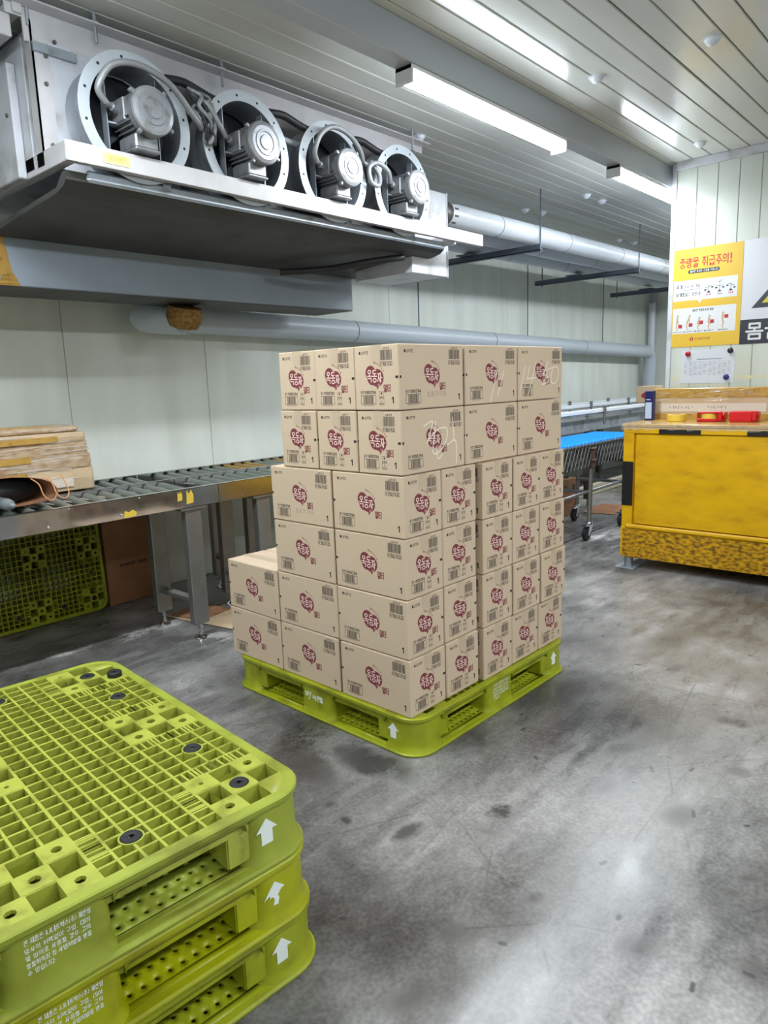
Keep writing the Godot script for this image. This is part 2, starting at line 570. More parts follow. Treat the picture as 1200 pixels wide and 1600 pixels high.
func syllable(im: Image, code: int, r: Rect2, w: float, c: Color) -> void:
	var n := code - 0xAC00
	var ini := INITIALS[n / 588]
	var vo := VOWELS[(n % 588) / 28]
	var fin: String = FINALS[n % 28]
	var R := func(x: float, y: float, x1: float, y1: float) -> Rect2:
		return Rect2(r.position + Vector2(x, y) * r.size, Vector2(x1 - x, y1 - y) * r.size)
	var mixed: Dictionary = {"ㅘ": "ㅗㅏ", "ㅙ": "ㅗㅐ", "ㅚ": "ㅗㅣ", "ㅝ": "ㅜㅓ", "ㅞ": "ㅜㅔ", "ㅟ": "ㅜㅣ", "ㅢ": "ㅡㅣ"}
	if fin:
		letter(im, fin, R.call(0.18, 0.68, 0.84, 0.97), w, c)
	var b := 0.56 if fin else 0.96
	if mixed.has(vo):
		letter(im, ini, R.call(0.08, 0.05, 0.56, b * 0.5), w, c)
		letter(im, mixed[vo][0], R.call(0.02, b * 0.58, 0.64, b * 0.95), w, c)
		letter(im, mixed[vo][1], R.call(0.68, 0.0, 0.98, b), w, c)
	elif vo in "ㅗㅛㅜㅠㅡ":
		letter(im, ini, R.call(0.2, 0.03, 0.8, b * 0.52), w, c)
		letter(im, vo, R.call(0.02, b * 0.58, 0.98, b * 0.98), w, c)
	else:
		letter(im, ini, R.call(0.06, 0.08, 0.54, b * 0.9), w, c)
		letter(im, vo, R.call(0.6, 0.0, 0.98, b), w, c)

# a line of Korean (with Latin signs mixed in) fitted to a box
func korean(im: Image, text: String, box_: Rect2, w: float, c: Color, slope := 0.0) -> void:
	var units := 0.0
	for ch in text:
		units += 1.0 if ch.unicode_at(0) >= 0xAC00 else (0.4 if ch in " .,()" else 0.66)
	var step := box_.size.x / units
	var x := box_.position.x
	var y := box_.position.y
	for ch in text:
		var code := ch.unicode_at(0)
		if code >= 0xAC00:
			syllable(im, code, Rect2(x + step * 0.06, y, step * 0.88, box_.size.y), w, c)
			x += step
		else:
			if ch in ".,":
				dot_line(im, Vector2(x + step * 0.2, y + box_.size.y * 0.95), Vector2(x + step * 0.2, y + box_.size.y), w * 1.2, c)
			elif ch != " ":
				latin(im, ch, Rect2(x + step * 0.08, y + box_.size.y * 0.05, step * (0.24 if ch in "()" else 0.52), box_.size.y * 0.9), c)
			x += step * (0.4 if ch in " .,()" else 0.66)
		y += slope * step

func bars(im: Image, r: Rect2, c: Color, sd: int) -> void:
	var g := RandomNumberGenerator.new()
	g.seed = sd
	var x := r.position.x
	while x < r.end.x - 1:
		var w := float(g.randi_range(1, 4))
		fill(im, x, r.position.y, minf(w, r.end.x - x), r.size.y, c)
		x += w + g.randi_range(1, 3)

func tex(im: Image) -> ImageTexture:
	im.generate_mipmaps()
	return ImageTexture.create_from_image(im)

# ------------------------------------------------------------------ materials
func ramp(stops: Array, cols: Array) -> Gradient:
	var g := Gradient.new()
	g.offsets = PackedFloat32Array(stops)
	g.colors = PackedColorArray(cols)
	return g

func noise_tex(sd: int, freq: float, stops: Array, cols: Array, octaves := 4, size := 512) -> NoiseTexture2D:
	var n := FastNoiseLite.new()
	n.seed = sd
	n.frequency = freq
	n.fractal_octaves = octaves
	n.noise_type = FastNoiseLite.TYPE_SIMPLEX_SMOOTH
	var t := NoiseTexture2D.new()
	t.width = size
	t.height = size
	t.seamless = true
	t.noise = n
	t.color_ramp = ramp(stops, cols)
	return t

func mat(called: String, c: Color, rough := 0.6, metal := 0.0) -> StandardMaterial3D:
	var m := StandardMaterial3D.new()
	m.resource_name = called
	m.albedo_color = c
	m.roughness = rough
	m.metallic = metal
	M[called] = m
	return m

# world-space mottling of an albedo
func mottle(m: StandardMaterial3D, t: Texture2D, scale: Vector3) -> StandardMaterial3D:
	m.albedo_texture = t
	m.uv1_triplanar = true
	m.uv1_world_triplanar = true
	m.uv1_scale = scale
	return m

func make_materials() -> void:
	var W := Color.WHITE
	var soft := noise_tex(3, 0.006, [0.1, 0.5, 0.9], [Color(0.93, 0.93, 0.92), Color(0.97, 0.97, 0.965), W])
	var dirt := noise_tex(5, 0.009, [0.12, 0.4, 0.85], [Color(0.80, 0.78, 0.74), Color(0.95, 0.945, 0.935), W], 6)
	var heavy := noise_tex(8, 0.012, [0.1, 0.45, 0.8], [Color(0.6, 0.55, 0.48), Color(0.85, 0.82, 0.76), W], 6)
	mottle(mat("wall_panel", Color(0.885, 0.90, 0.865), 0.38), soft, Vector3(0.8, 0.15, 0.8))
	mottle(mat("partition_panel", Color(0.765, 0.785, 0.75), 0.36), soft, Vector3(0.8, 0.15, 0.8))
	mat("wall_gap", Color(0.36, 0.38, 0.36), 0.8)
	mottle(mat("ceiling_sheet", Color(0.80, 0.81, 0.79), 0.2), soft, Vector3(0.1, 0.5, 0.6))
	mat("ceiling_gap", Color(0.42, 0.42, 0.40), 0.7)
	mottle(mat("white_sheet", Color(0.76, 0.77, 0.80), 0.35, 0.0), dirt, Vector3(0.9, 0.9, 0.9))
	mat("flange_paint", Color(0.72, 0.745, 0.77), 0.4, 0.1)
	mottle(mat("painted_frame", Color(0.75, 0.74, 0.75), 0.42, 0.0), soft, Vector3(1.3, 1.3, 1.3))
	mottle(mat("galvanised", Color(0.66, 0.69, 0.73), 0.38, 0.55), dirt, Vector3(1.2, 1.2, 1.2))
	mottle(mat("grey_duct", Color(0.60, 0.64, 0.69), 0.4, 0.25), soft, Vector3(0.5, 0.5, 0.5))
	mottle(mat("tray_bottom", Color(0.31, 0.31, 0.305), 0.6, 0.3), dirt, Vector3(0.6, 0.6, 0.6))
	mottle(mat("motor_paint", Color(0.56, 0.57, 0.59), 0.4, 0.4), dirt, Vector3(3, 3, 3))
	mottle(mat("plate_grey", Color(0.42, 0.41, 0.41), 0.5, 0.2), dirt, Vector3(1.5, 1.5, 1.5))
	mat("dark_inside", Color(0.19, 0.19, 0.21), 0.7, 0.2)
	mat("blade", Color(0.27, 0.28, 0.31), 0.5, 0.4)
	mat("black_rubber", Color(0.09, 0.09, 0.10), 0.6)
	mat("black_hose", Color(0.15, 0.15, 0.16), 0.5)
	mat("grey_conduit", Color(0.56, 0.57, 0.58), 0.45, 0.3)
	mottle(mat("brushed_steel", Color(0.72, 0.71, 0.71), 0.09, 0.95), soft, Vector3(2, 2, 2))
	mottle(mat("leg_steel", Color(0.60, 0.59, 0.58), 0.34, 0.7), soft, Vector3(2, 2, 2))
	mottle(mat("roller_plastic", Color(0.53, 0.56, 0.53), 0.42, 0.25), soft, Vector3(2, 2, 2))
	mat("roller_amber", Color(0.66, 0.52, 0.25), 0.45)
	mat("chrome", Color(0.86, 0.86, 0.88), 0.14, 1.0)
	mat("white_pipe", Color(0.86, 0.88, 0.91), 0.3)
	mat("pipe_grey", Color(0.74, 0.77, 0.80), 0.34)
	mat("angle_iron", Color(0.36, 0.39, 0.44), 0.5, 0.5)
	mat("lamp_housing", Color(0.88, 0.89, 0.90), 0.4)
	var lamp := mat("lamp_diffuser", Color(1, 1, 1), 0.5)
	lamp.emission_enabled = true
	lamp.emission = Color(0.93, 0.97, 1.0)
	lamp.emission_energy_multiplier = LAMP_GLOW
	var lime := Color(0.615, 0.64, 0.10)
	var grime := noise_tex(21, 0.008, [0.12, 0.4, 0.8], [Color(0.80, 0.78, 0.70), Color(0.94, 0.94, 0.91), W], 5)
	mottle(mat("lime_plastic", lime, 0.42), grime, Vector3(1.6, 1.6, 1.6))
	mottle(mat("lime_dull", Color(0.59, 0.625, 0.20), 0.5), grime, Vector3(1.4, 1.4, 1.4))
	mottle(mat("lime_bright", Color(0.66, 0.67, 0.03), 0.42), grime, Vector3(1.1, 1.1, 1.1))
	mottle(mat("lime_worn", Color(0.655, 0.675, 0.26), 0.45), noise_tex(23, 0.01, [0.1, 0.4, 0.8], [Color(0.80, 0.78, 0.70), Color(0.95, 0.95, 0.92), W], 5), Vector3(2.2, 2.2, 2.2))
	mottle(mat("cardboard", Color(0.78, 0.68, 0.55), 0.8), soft, Vector3(1.5, 1.5, 1.5))
	mottle(mat("cardboard_dark", Color(0.60, 0.42, 0.29), 0.8), soft, Vector3(1.2, 1.2, 1.2))
	mottle(mat("kraft_paper", Color(0.62, 0.44, 0.31), 0.75), dirt, Vector3(2, 2, 2))
	var tape := mat("packing_tape", Color(0.77, 0.685, 0.585), 0.35)
	tape.clearcoat_enabled = true
	tape.clearcoat = 0.4
	mottle(mat("amber_tape", Color(0.73, 0.58, 0.30), 0.22), dirt, Vector3(3, 3, 3))
	mottle(mat("film_wrap", Color(0.74, 0.655, 0.56), 0.16), noise_tex(31, 0.012, [0.15, 0.45, 0.8], [Color(0.82, 0.76, 0.66), Color(0.94, 0.91, 0.87), W], 5), Vector3(2.2, 5, 2.2))
	var clear := mat("clear_film", Color(1, 1, 1, 0.16), 0.12)
	clear.transparency = BaseMaterial3D.TRANSPARENCY_ALPHA
	var worn := noise_tex(41, 0.006, [0.08, 0.35, 0.8], [Color(0.88, 0.85, 0.78), Color(0.95, 0.94, 0.91), W], 6)
	mottle(mat("yellow_paint", Color(0.875, 0.675, 0.0), 0.38), worn, Vector3(1.0, 2.2, 1.0))
	mottle(mat("yellow_scuffed", Color(0.86, 0.66, 0.02), 0.5), noise_tex(43, 0.05, [0.15, 0.42, 0.8], [Color(0.42, 0.39, 0.34), Color(0.76, 0.72, 0.63), Color(0.97, 0.96, 0.94)], 6), Vector3(0.8, 1.5, 0.8))
	mat("black_tape", Color(0.075, 0.07, 0.065), 0.45)
	mat("white_mark", Color(0.90, 0.92, 0.90), 0.6)
	mat("red_plastic", Color(0.80, 0.07, 0.10), 0.3)
	mat("tape_roll", Color(0.88, 0.75, 0.28), 0.3)
	mat("tape_core", Color(0.74, 0.62, 0.45), 0.7)
	mat("blue_roller", Color(0.11, 0.55, 0.90), 0.4)
	mat("dark_steel", Color(0.40, 0.39, 0.38), 0.4, 0.6)
	mat("rusty_steel", Color(0.40, 0.30, 0.25), 0.6, 0.4)
	mat("paper", Color(0.90, 0.92, 0.95), 0.6)
	mat("navy_card", Color(0.10, 0.13, 0.36), 0.4)
	mat("pale_label", Color(0.72, 0.78, 0.88), 0.5)
	mat("magnet_red", Color(0.62, 0.06, 0.10), 0.3)
	mat("magnet_black", Color(0.15, 0.10, 0.15), 0.3)
	mat("magnet_blue", Color(0.10, 0.15, 0.45), 0.3)
	mat("orange_cord", Color(0.80, 0.55, 0.37), 0.6)
	mat("glue", Color(0.80, 0.76, 0.58), 0.5)
	mat("foam", Color(0.62, 0.47, 0.22), 0.7)
	mottle(mat("old_foam", Color(0.62, 0.47, 0.24), 0.8), heavy, Vector3(6, 6, 6))
	mat("bottle", Color(0.5, 0.53, 0.54), 0.2)
	mat("beige_board", Color(0.72, 0.68, 0.58), 0.7)

func print_mat(called: String, im: Image, rough := 0.5, see := false) -> StandardMaterial3D:
	var m := mat(called, Color.WHITE, rough)
	m.albedo_texture = tex(im)
	if see:
		m.transparency = BaseMaterial3D.TRANSPARENCY_ALPHA
	return m

# ------------------------------------------------------------------ prints
const INK := Color(0.16, 0.12, 0.11)
const MAROON := Color(0.47, 0.20, 0.22)
const BOARD := Color(0.80, 0.71, 0.61)

func logo(im: Image, c: Vector2, w: float) -> void:
	# speech bubble of two lobes with a tail, three white syllables on it
	var a := c + Vector2(-0.22, -0.09) * w
	var b := c + Vector2(0.14, 0.11) * w
	area(im, Rect2(c - Vector2(w, w) * 0.6, Vector2(w, w) * 1.25), func(p: Vector2) -> float:
		var d0 := ((p - a) / Vector2(0.98, 1.0)).length() - w * 0.285
		var d1 := ((p - b) / Vector2(1.0, 0.98)).length() - w * 0.355
		var q := (p - c) / w
		var d2 := (p - c - Vector2(-0.1, 0.08) * w).length() - w * 0.32
		var tail := maxf(absf(q.x - 0.17 - (q.y - 0.4) * -0.2) - (0.58 - q.y) * 0.5, maxf(0.38 - q.y, q.y - 0.58)) * w
		return 0.5 - minf(minf(d0, d1), minf(d2, tail)), MAROON)
	var cream := Color(0.93, 0.83, 0.78)
	for i in 3:
		syllable(im, "옥동자".unicode_at(i), Rect2(c + Vector2(-0.42 + 0.285 * i, [-0.21, -0.2, -0.08][i]) * w, Vector2(0.265, [0.49, 0.49, 0.38][i]) * w), w * 0.042, cream)
	korean(im, "초코", Rect2(c + Vector2(0.15, 0.345) * w, Vector2(w * 0.15, w * 0.1)), w * 0.018, Color(0.85, 0.6, 0.58))
	korean(im, "멀티", Rect2(c + Vector2(0.48, 0.38) * w, Vector2(0.40, 0.29) * w), w * 0.04, MAROON)
	# the small arched line above
	for i in 7:
		var t := i / 6.0
		var p := c + Vector2(-0.06 + 0.5 * t, -0.53 + 0.28 * t * t + 0.04 * t) * w
		if i == 0:
			korean(im, "꼭", Rect2(p, Vector2(0.1, 0.1) * w), maxf(1.0, w * 0.012), MAROON)
		else:
			syllable(im, "꼭맛있는초코바".unicode_at(i), Rect2(p + Vector2(0.02, 0.02) * w, Vector2(0.06, 0.065) * w), maxf(1.0, w * 0.01), MAROON)

func carton_side(im: Image, o: Vector2, w: float, h: float, long: bool) -> void:
	var P := func(x: float, y: float) -> Vector2: return o + Vector2(x * w, y * h)
	var p: Vector2
	# maker's name and its little round mark
	p = P.call(0.07 if long else 0.1, 0.075)
	var k := h / 392.0
	area(im, Rect2(p - Vector2(4, 4), Vector2(26, 30) * k), func(q: Vector2) -> float: return 0.5 - ((q - p - Vector2(9, 10) * k) / Vector2(0.85, 1.15)).length() + 9 * k, INK)
	latin(im, "LOTTE", Rect2(p + Vector2(22, 2) * k, Vector2(64, 18) * k), INK)
	# upper right: product bar code with a boxed line under it
	var bx := 0.765 if long else 0.6
	var bw := 0.175 if long else 0.26
	p = P.call(bx, 0.075)
	korean(im, "소매가격", Rect2(p + Vector2(bw * w * 0.2, -16 * k), Vector2(bw * w * 0.6, 13 * k)), 1.6, INK)
	bars(im, Rect2(p, Vector2(bw * w, h * 0.155)), INK, 4)
	p = P.call(bx - 0.01, 0.25)
	frame_rect(im, p.x, p.y, (bw + 0.02) * w, h * 0.07, 2.0, INK)
	korean(im, "6개입X8갑", Rect2(p + Vector2(5, 5), Vector2((bw + 0.02) * w - 10, h * 0.07 - 10)), 2.6, INK)
	logo(im, P.call(0.49 if long else 0.46, 0.455), h * 0.40)
	# lower left: item number and its bar code
	p = P.call(0.085 if long else 0.12, 0.70)
	var lw := 0.225 * w if long else 0.36 * w
	latin(im, "511000294", Rect2(p, Vector2(lw, h * 0.055)), INK)
	frame_rect(im, p.x, p.y + h * 0.07, lw, h * 0.145, 2.5, INK)
	bars(im, Rect2(p + Vector2(lw * 0.16, h * 0.08), Vector2(lw * 0.68, h * 0.125)), INK, 9)
	for i in 12:
		fill(im, p.x + lw * (0.15 + 0.06 * i), p.y + h * 0.225, lw * 0.03, h * 0.012, INK)
	latin(im, "1", Rect2(P.call(0.91 if long else 0.83, 0.80), Vector2(h * 0.05, h * 0.105)), INK)
	if long:
		fill(im, o.x, o.y + h * 0.475, w * 0.028, h * 0.04, INK)
	else:
		fill(im, o.x + w * 0.93, o.y + h * 0.475, w * 0.07, h * 0.04, INK)
		# two care symbols, one over the other
		for j in 2:
			p = P.call(0.55, 0.715 + 0.105 * j)
			frame_rect(im, p.x, p.y, 0.11 * w, h * 0.105, 1.6, INK)
			var c: Vector2 = p + Vector2(0.055 * w, h * 0.035)
			if j == 0:
				poly_fill(im, PackedVector2Array([c + Vector2(-7, -8), c + Vector2(7, -8), c + Vector2(4, 5), c + Vector2(-4, 5)]), INK)
			else:
				dot_line(im, c + Vector2(0, -7), c + Vector2(0, 8), 2.0, INK)
				dot_line(im, c + Vector2(-6, 8), c + Vector2(6, 8), 2.0, INK)
			for i in 3:
				fill(im, p.x + w * (0.015 + 0.03 * i), p.y + h * 0.075, w * 0.02, h * 0.016, INK)

func carton_base() -> Image:
	var im := Image.create(1024, 512, false, Image.FORMAT_RGBA8)
	im.fill(BOARD)
	var g := RandomNumberGenerator.new()
	g.seed = 12
	for i in 900:      # faint fibres of the board
		var v := g.randf_range(-0.012, 0.012)
		fill(im, g.randf() * 1024, g.randf() * 512, g.randf_range(20, 160), 1, Color(BOARD.r + v, BOARD.g + v, BOARD.b + v))
	carton_side(im, Vector2(0, 0), 640, 392, true)
	carton_side(im, Vector2(648, 0), 376, 392, false)
	return im

func date_stamp(im: Image, text: String) -> void:
	latin(im, text, Rect2(262, 292, 190, 30), Color(0.36, 0.31, 0.27, 0.8), "Droid Sans Mono", 400)

func chalk(im: Image, lines: Array) -> void:
	for l in lines:
		var pts := []
		for p in l:
			pts.append(Vector3(p.x * 640, p.y * 392, 0))
		var sm := smooth_path(pts, 6) if pts.size() > 2 else pts
		for i in sm.size() - 1:
			dot_line(im, Vector2(sm[i].x, sm[i].y), Vector2(sm[i + 1].x, sm[i + 1].y), 8.5, Color(0.93, 0.88, 0.82, 0.85))

func carton_material(called: String, base: Image, kind: int) -> StandardMaterial3D:
	var im: Image = base.duplicate()
	match kind:
		1: date_stamp(im, "25.05.11 14:53")
		2: date_stamp(im, "25.05.11 14:58")
		3: chalk(im, [[Vector2(0.6, 0.42), Vector2(0.53, 0.7), Vector2(0.46, 0.98)], [Vector2(0.73, 0.44), Vector2(0.68, 0.62), Vector2(0.6, 0.88)]])
		4: chalk(im, [[Vector2(0.15, 0.36), Vector2(0.1, 0.56), Vector2(0.04, 0.8)], [Vector2(0.24, 0.36), Vector2(0.2, 0.56), Vector2(0.2, 0.6), Vector2(0.38, 0.58)], [Vector2(0.38, 0.3), Vector2(0.3, 0.6), Vector2(0.2, 0.92)],
			[Vector2(0.66, 0.28), Vector2(0.6, 0.42), Vector2(0.56, 0.52), Vector2(0.64, 0.56), Vector2(0.66, 0.68), Vector2(0.52, 0.72)], [Vector2(0.58, 0.46), Vector2(0.86, 0.38), Vector2(0.92, 0.52), Vector2(0.86, 0.68), Vector2(0.76, 0.7), Vector2(0.74, 0.56), Vector2(0.78, 0.4)]])
		5: chalk(im, [[Vector2(0.33, 0.26), Vector2(0.47, 0.19), Vector2(0.44, 0.34), Vector2(0.38, 0.55)], [Vector2(0.52, 0.2), Vector2(0.5, 0.42), Vector2(0.47, 0.62)], [Vector2(0.38, 0.52), Vector2(0.55, 0.34), Vector2(0.7, 0.33), Vector2(0.7, 0.5), Vector2(0.62, 0.66), Vector2(0.5, 0.74), Vector2(0.46, 0.66)], [Vector2(0.8, 0.16), Vector2(0.82, 0.5), Vector2(0.8, 0.55)], [Vector2(0.7, 0.62), Vector2(0.82, 0.55), Vector2(0.86, 0.62), Vector2(0.86, 0.95)], [Vector2(0.52, 0.62), Vector2(0.55, 0.82), Vector2(0.62, 0.76)]])
	return print_mat(called, im, 0.75)

func pallet_text() -> Image:
	var im := Image.create(384, 288, false, Image.FORMAT_RGBA8)
	im.fill(Color(0.88, 0.9, 0.86, 0))
	var c := Color(0.88, 0.9, 0.86)
	korean(im, "본 제품은 AJ네트웍스(주) 재산임", Rect2(6, 8, 370, 40), 4.0, c)
	var rows := ["당사의 허락없이 구입, 대여", "및 임의로 사용할 경우 고의", "장물취득죄 등 사법처벌을 받을", "수 있습니다"]
	for i in rows.size():
		korean(im, rows[i], Rect2(6, 70 + 52 * i, 150 if i == 3 else 360, 36), 4.0, c)
	return im

func pallet_logo() -> Image:
	var im := Image.create(320, 128, false, Image.FORMAT_RGBA8)
	im.fill(Color(0.9, 0.92, 0.88, 0))
	var c := Color(0.92, 0.94, 0.9)
	# a curled mark, then the hirer's name
	var sm := smooth_path([Vector3(12, 30, 0), Vector3(60, 22, 0), Vector3(66, 44, 0), Vector3(36, 70, 0), Vector3(14, 60, 0), Vector3(30, 44, 0), Vector3(64, 50, 0)], 6)
	for i in sm.size() - 1:
		dot_line(im, Vector2(sm[i].x, sm[i].y), Vector2(sm[i + 1].x, sm[i + 1].y), 11, c)
	sm = smooth_path([Vector3(70, 22, 0), Vector3(108, 20, 0), Vector3(92, 60, 0), Vector3(84, 96, 0), Vector3(60, 108, 0)], 6)
	for i in sm.size() - 1:
		dot_line(im, Vector2(sm[i].x, sm[i].y), Vector2(sm[i + 1].x, sm[i + 1].y), 11, c)
	latin(im, "AJ", Rect2(130, 34, 66, 64), c)
	korean(im, "렌탈", Rect2(204, 32, 108, 66), 9.0, c)
	return im

func poster_image() -> Image:
	var im := Image.create(512, 688, false, Image.FORMAT_RGBA8)
	im.fill(Color(0.97, 0.80, 0.26))
	var red := Color(0.80, 0.16, 0.22)
	var ink := Color(0.2, 0.2, 0.24)
	var white := Color(0.96, 0.97, 0.98)
	korean(im, "중량물 취급주의", Rect2(68, 66, 350, 66), 7.0, red)
	latin(im, "!", Rect2(424, 66, 12, 64), red)
	area(im, Rect2(130, 146, 230, 30), func(p: Vector2) -> float: return 0.5 + 13.0 - Vector2(maxf(0, absf(p.x - 245) - 98), p.y - 161).length(), ink)
	korean(im, "올바른 자세가 건강을 지킵니다", Rect2(146, 153, 200, 15), 2.0, white)
	poly_fill(im, PackedVector2Array([Vector2(34, 218), Vector2(482, 218), Vector2(482, 360), Vector2(244, 360), Vector2(226, 384), Vector2(208, 360), Vector2(34, 360)]), white)
	korean(im, "무게", Rect2(52, 248, 44, 28), 2.6, ink)
	latin(im, ":", Rect2(102, 254, 4, 18), ink)
	latin(im, "12~9", Rect2(114, 252, 60, 18), ink, "Droid Serif", 400)
	latin(im, "kg", Rect2(196, 248, 28, 26), ink, "Droid Serif", 400)
	fill(im, 110, 284, 120, 2, ink)
	korean(im, "무게중심", Rect2(50, 304, 88, 26), 2.6, ink)
	latin(im, ":", Rect2(146, 308, 4, 18), ink)
	korean(im, "가운데", Rect2(162, 304, 66, 26), 1.8, ink)
	for i in 3:
		var x := 286.0 + 76 * i
		var tilt := [8.0, 0.0, -8.0][i] as float
		dot_line(im, Vector2(x, 268), Vector2(x, 310), 2.5, ink)
		dot_line(im, Vector2(x - 24, 276 + tilt), Vector2(x + 24, 276 - tilt), 2.5, ink)
		poly_fill(im, PackedVector2Array([Vector2(x - 14, 318), Vector2(x + 14, 318), Vector2(x, 302)]), ink)
		for sg in [-1, 1]:
			var yy: float = 276 - tilt * sg
			area(im, Rect2(x + sg * 24 - 12, yy + 8, 24, 14), func(p: Vector2) -> float: return 0.5 + 9.0 - ((p - Vector2(x + sg * 24, yy + 14)) / Vector2(1, 0.55)).length(), ink)
		korean(im, ["왼쪽", "가운데", "오른쪽"][i], Rect2(x - 18, 326, 36, 12), 1.4, red)
		if i == 1:
			poly_line(im, [Vector2(x - 8, 246), Vector2(x - 2, 256), Vector2(x + 12, 236)], 3.0, ink)
	fill(im, 34, 412, 448, 180, white)
	korean(im, "올바른 작업자세 및 방법", Rect2(176, 424, 150, 17), 1.8, ink)
	# five little figures lifting a red crate
	var skin := Color(0.86, 0.70, 0.55)
	for i in 5:
		var x := 66.0 + 76 * i + (22.0 if i == 4 else 0.0)
		var low: float = [0.0, 4.0, 26.0, 16.0, 0.0][i]
		var hip := Vector2(x, 512 + low * 0.6)
		var sh := hip + Vector2([2.0, 14.0, 10.0, 4.0, 0.0][i], -34 + low * 0.3)
		var knee := Vector2(x + [0.0, -4.0, 16.0, 12.0, 8.0][i], 532)
		dot_line(im, sh, hip, 12, skin)
		dot_line(im, hip, knee, 9, skin)
		dot_line(im, knee, Vector2(x - 2, 552), 8, skin)
		area(im, Rect2(sh.x - 10, sh.y - 26, 24, 24), func(p: Vector2) -> float: return 0.5 + 7.5 - (p - sh - Vector2(3, -13)).length(), skin)
		var cr := Vector2(x + 12, [528.0, 522.0, 508.0, 506.0, 478.0][i])
		dot_line(im, sh + Vector2(0, 5), cr + Vector2(6, 4), 6, skin)
		fill(im, cr.x, cr.y, 27, 25, red)
		area(im, Rect2(x - 8, 554, 20, 20), func(p: Vector2) -> float: return 0.5 + 5.5 - (p - Vector2(x + 4, 564)).length(), Color(0.93, 0.66, 0.5))
		korean(im, ["가까이 서기", "허리 낮추기", "무릎 굽히기", "몸에 붙이기", "천천히 일어서기"][i], Rect2(x - 30, 576, 68, 9), 1.2, ink)
	area(im, Rect2(160, 616, 36, 36), func(p: Vector2) -> float: return 0.5 + 13.5 - (p - Vector2(178, 634)).length(), Color(0.78, 0.15, 0.15))
	latin(im, "S", Rect2(173, 626, 9, 16), white)
	korean(im, "한국산업안전보건공단", Rect2(202, 627, 110, 14), 1.5, Color(0.6, 0.35, 0.2))
	return im

func warning_image() -> Image:
	var im := Image.create(768, 640, false, Image.FORMAT_RGBA8)
	im.fill(Color(0.93, 0.94, 0.97))
	var ink := Color(0.17, 0.19, 0.24)
	poly_fill(im, PackedVector2Array([Vector2(60, 420), Vector2(384, 34), Vector2(708, 420)]), ink)
	poly_fill(im, PackedVector2Array([Vector2(118, 392), Vector2(384, 76), Vector2(650, 392)]), Color(0.92, 0.85, 0.13))
	# a figure losing its footing
	area(im, Rect2(330, 150, 60, 60), func(p: Vector2) -> float: return 0.5 + 22.0 - (p - Vector2(360, 180)).length(), ink)
	poly_line(im, [Vector2(350, 206), Vector2(330, 270), Vector2(380, 310), Vector2(400, 372)], 26, ink)
	poly_line(im, [Vector2(330, 270), Vector2(296, 320), Vector2(252, 336)], 22, ink)
	poly_line(im, [Vector2(346, 220), Vector2(400, 240), Vector2(440, 214)], 16, ink)
	poly_line(im, [Vector2(346, 220), Vector2(300, 236), Vector2(270, 276)], 16, ink)
	fill(im, 0, 488, 768, 152, ink)
	korean(im, "몸균형 상실", Rect2(30, 512, 600, 100), 13.0, Color(0.95, 0.96, 0.98))
	return im

func notice_image() -> Image:
	var im := Image.create(256, 192, false, Image.FORMAT_RGBA8)
	im.fill(Color(0.90, 0.92, 0.96))
	var ink := Color(0.52, 0.53, 0.58)
	fill(im, 76, 52, 120, 4, ink)
	for r in 9:
		fill(im, 14, 66 + 9 * r, 228, 1, Color(0.7, 0.72, 0.78))
		for c in 10:
			if (r * 7 + c * 3) % 4 != 0:
				fill(im, 18 + 23 * c, 69 + 9 * r, 8 + (r * c) % 9, 3, Color(0.68, 0.7, 0.76))
	for c in 6:
		fill(im, 14 + 45 * c, 66, 1, 73, Color(0.7, 0.72, 0.78))
	return im

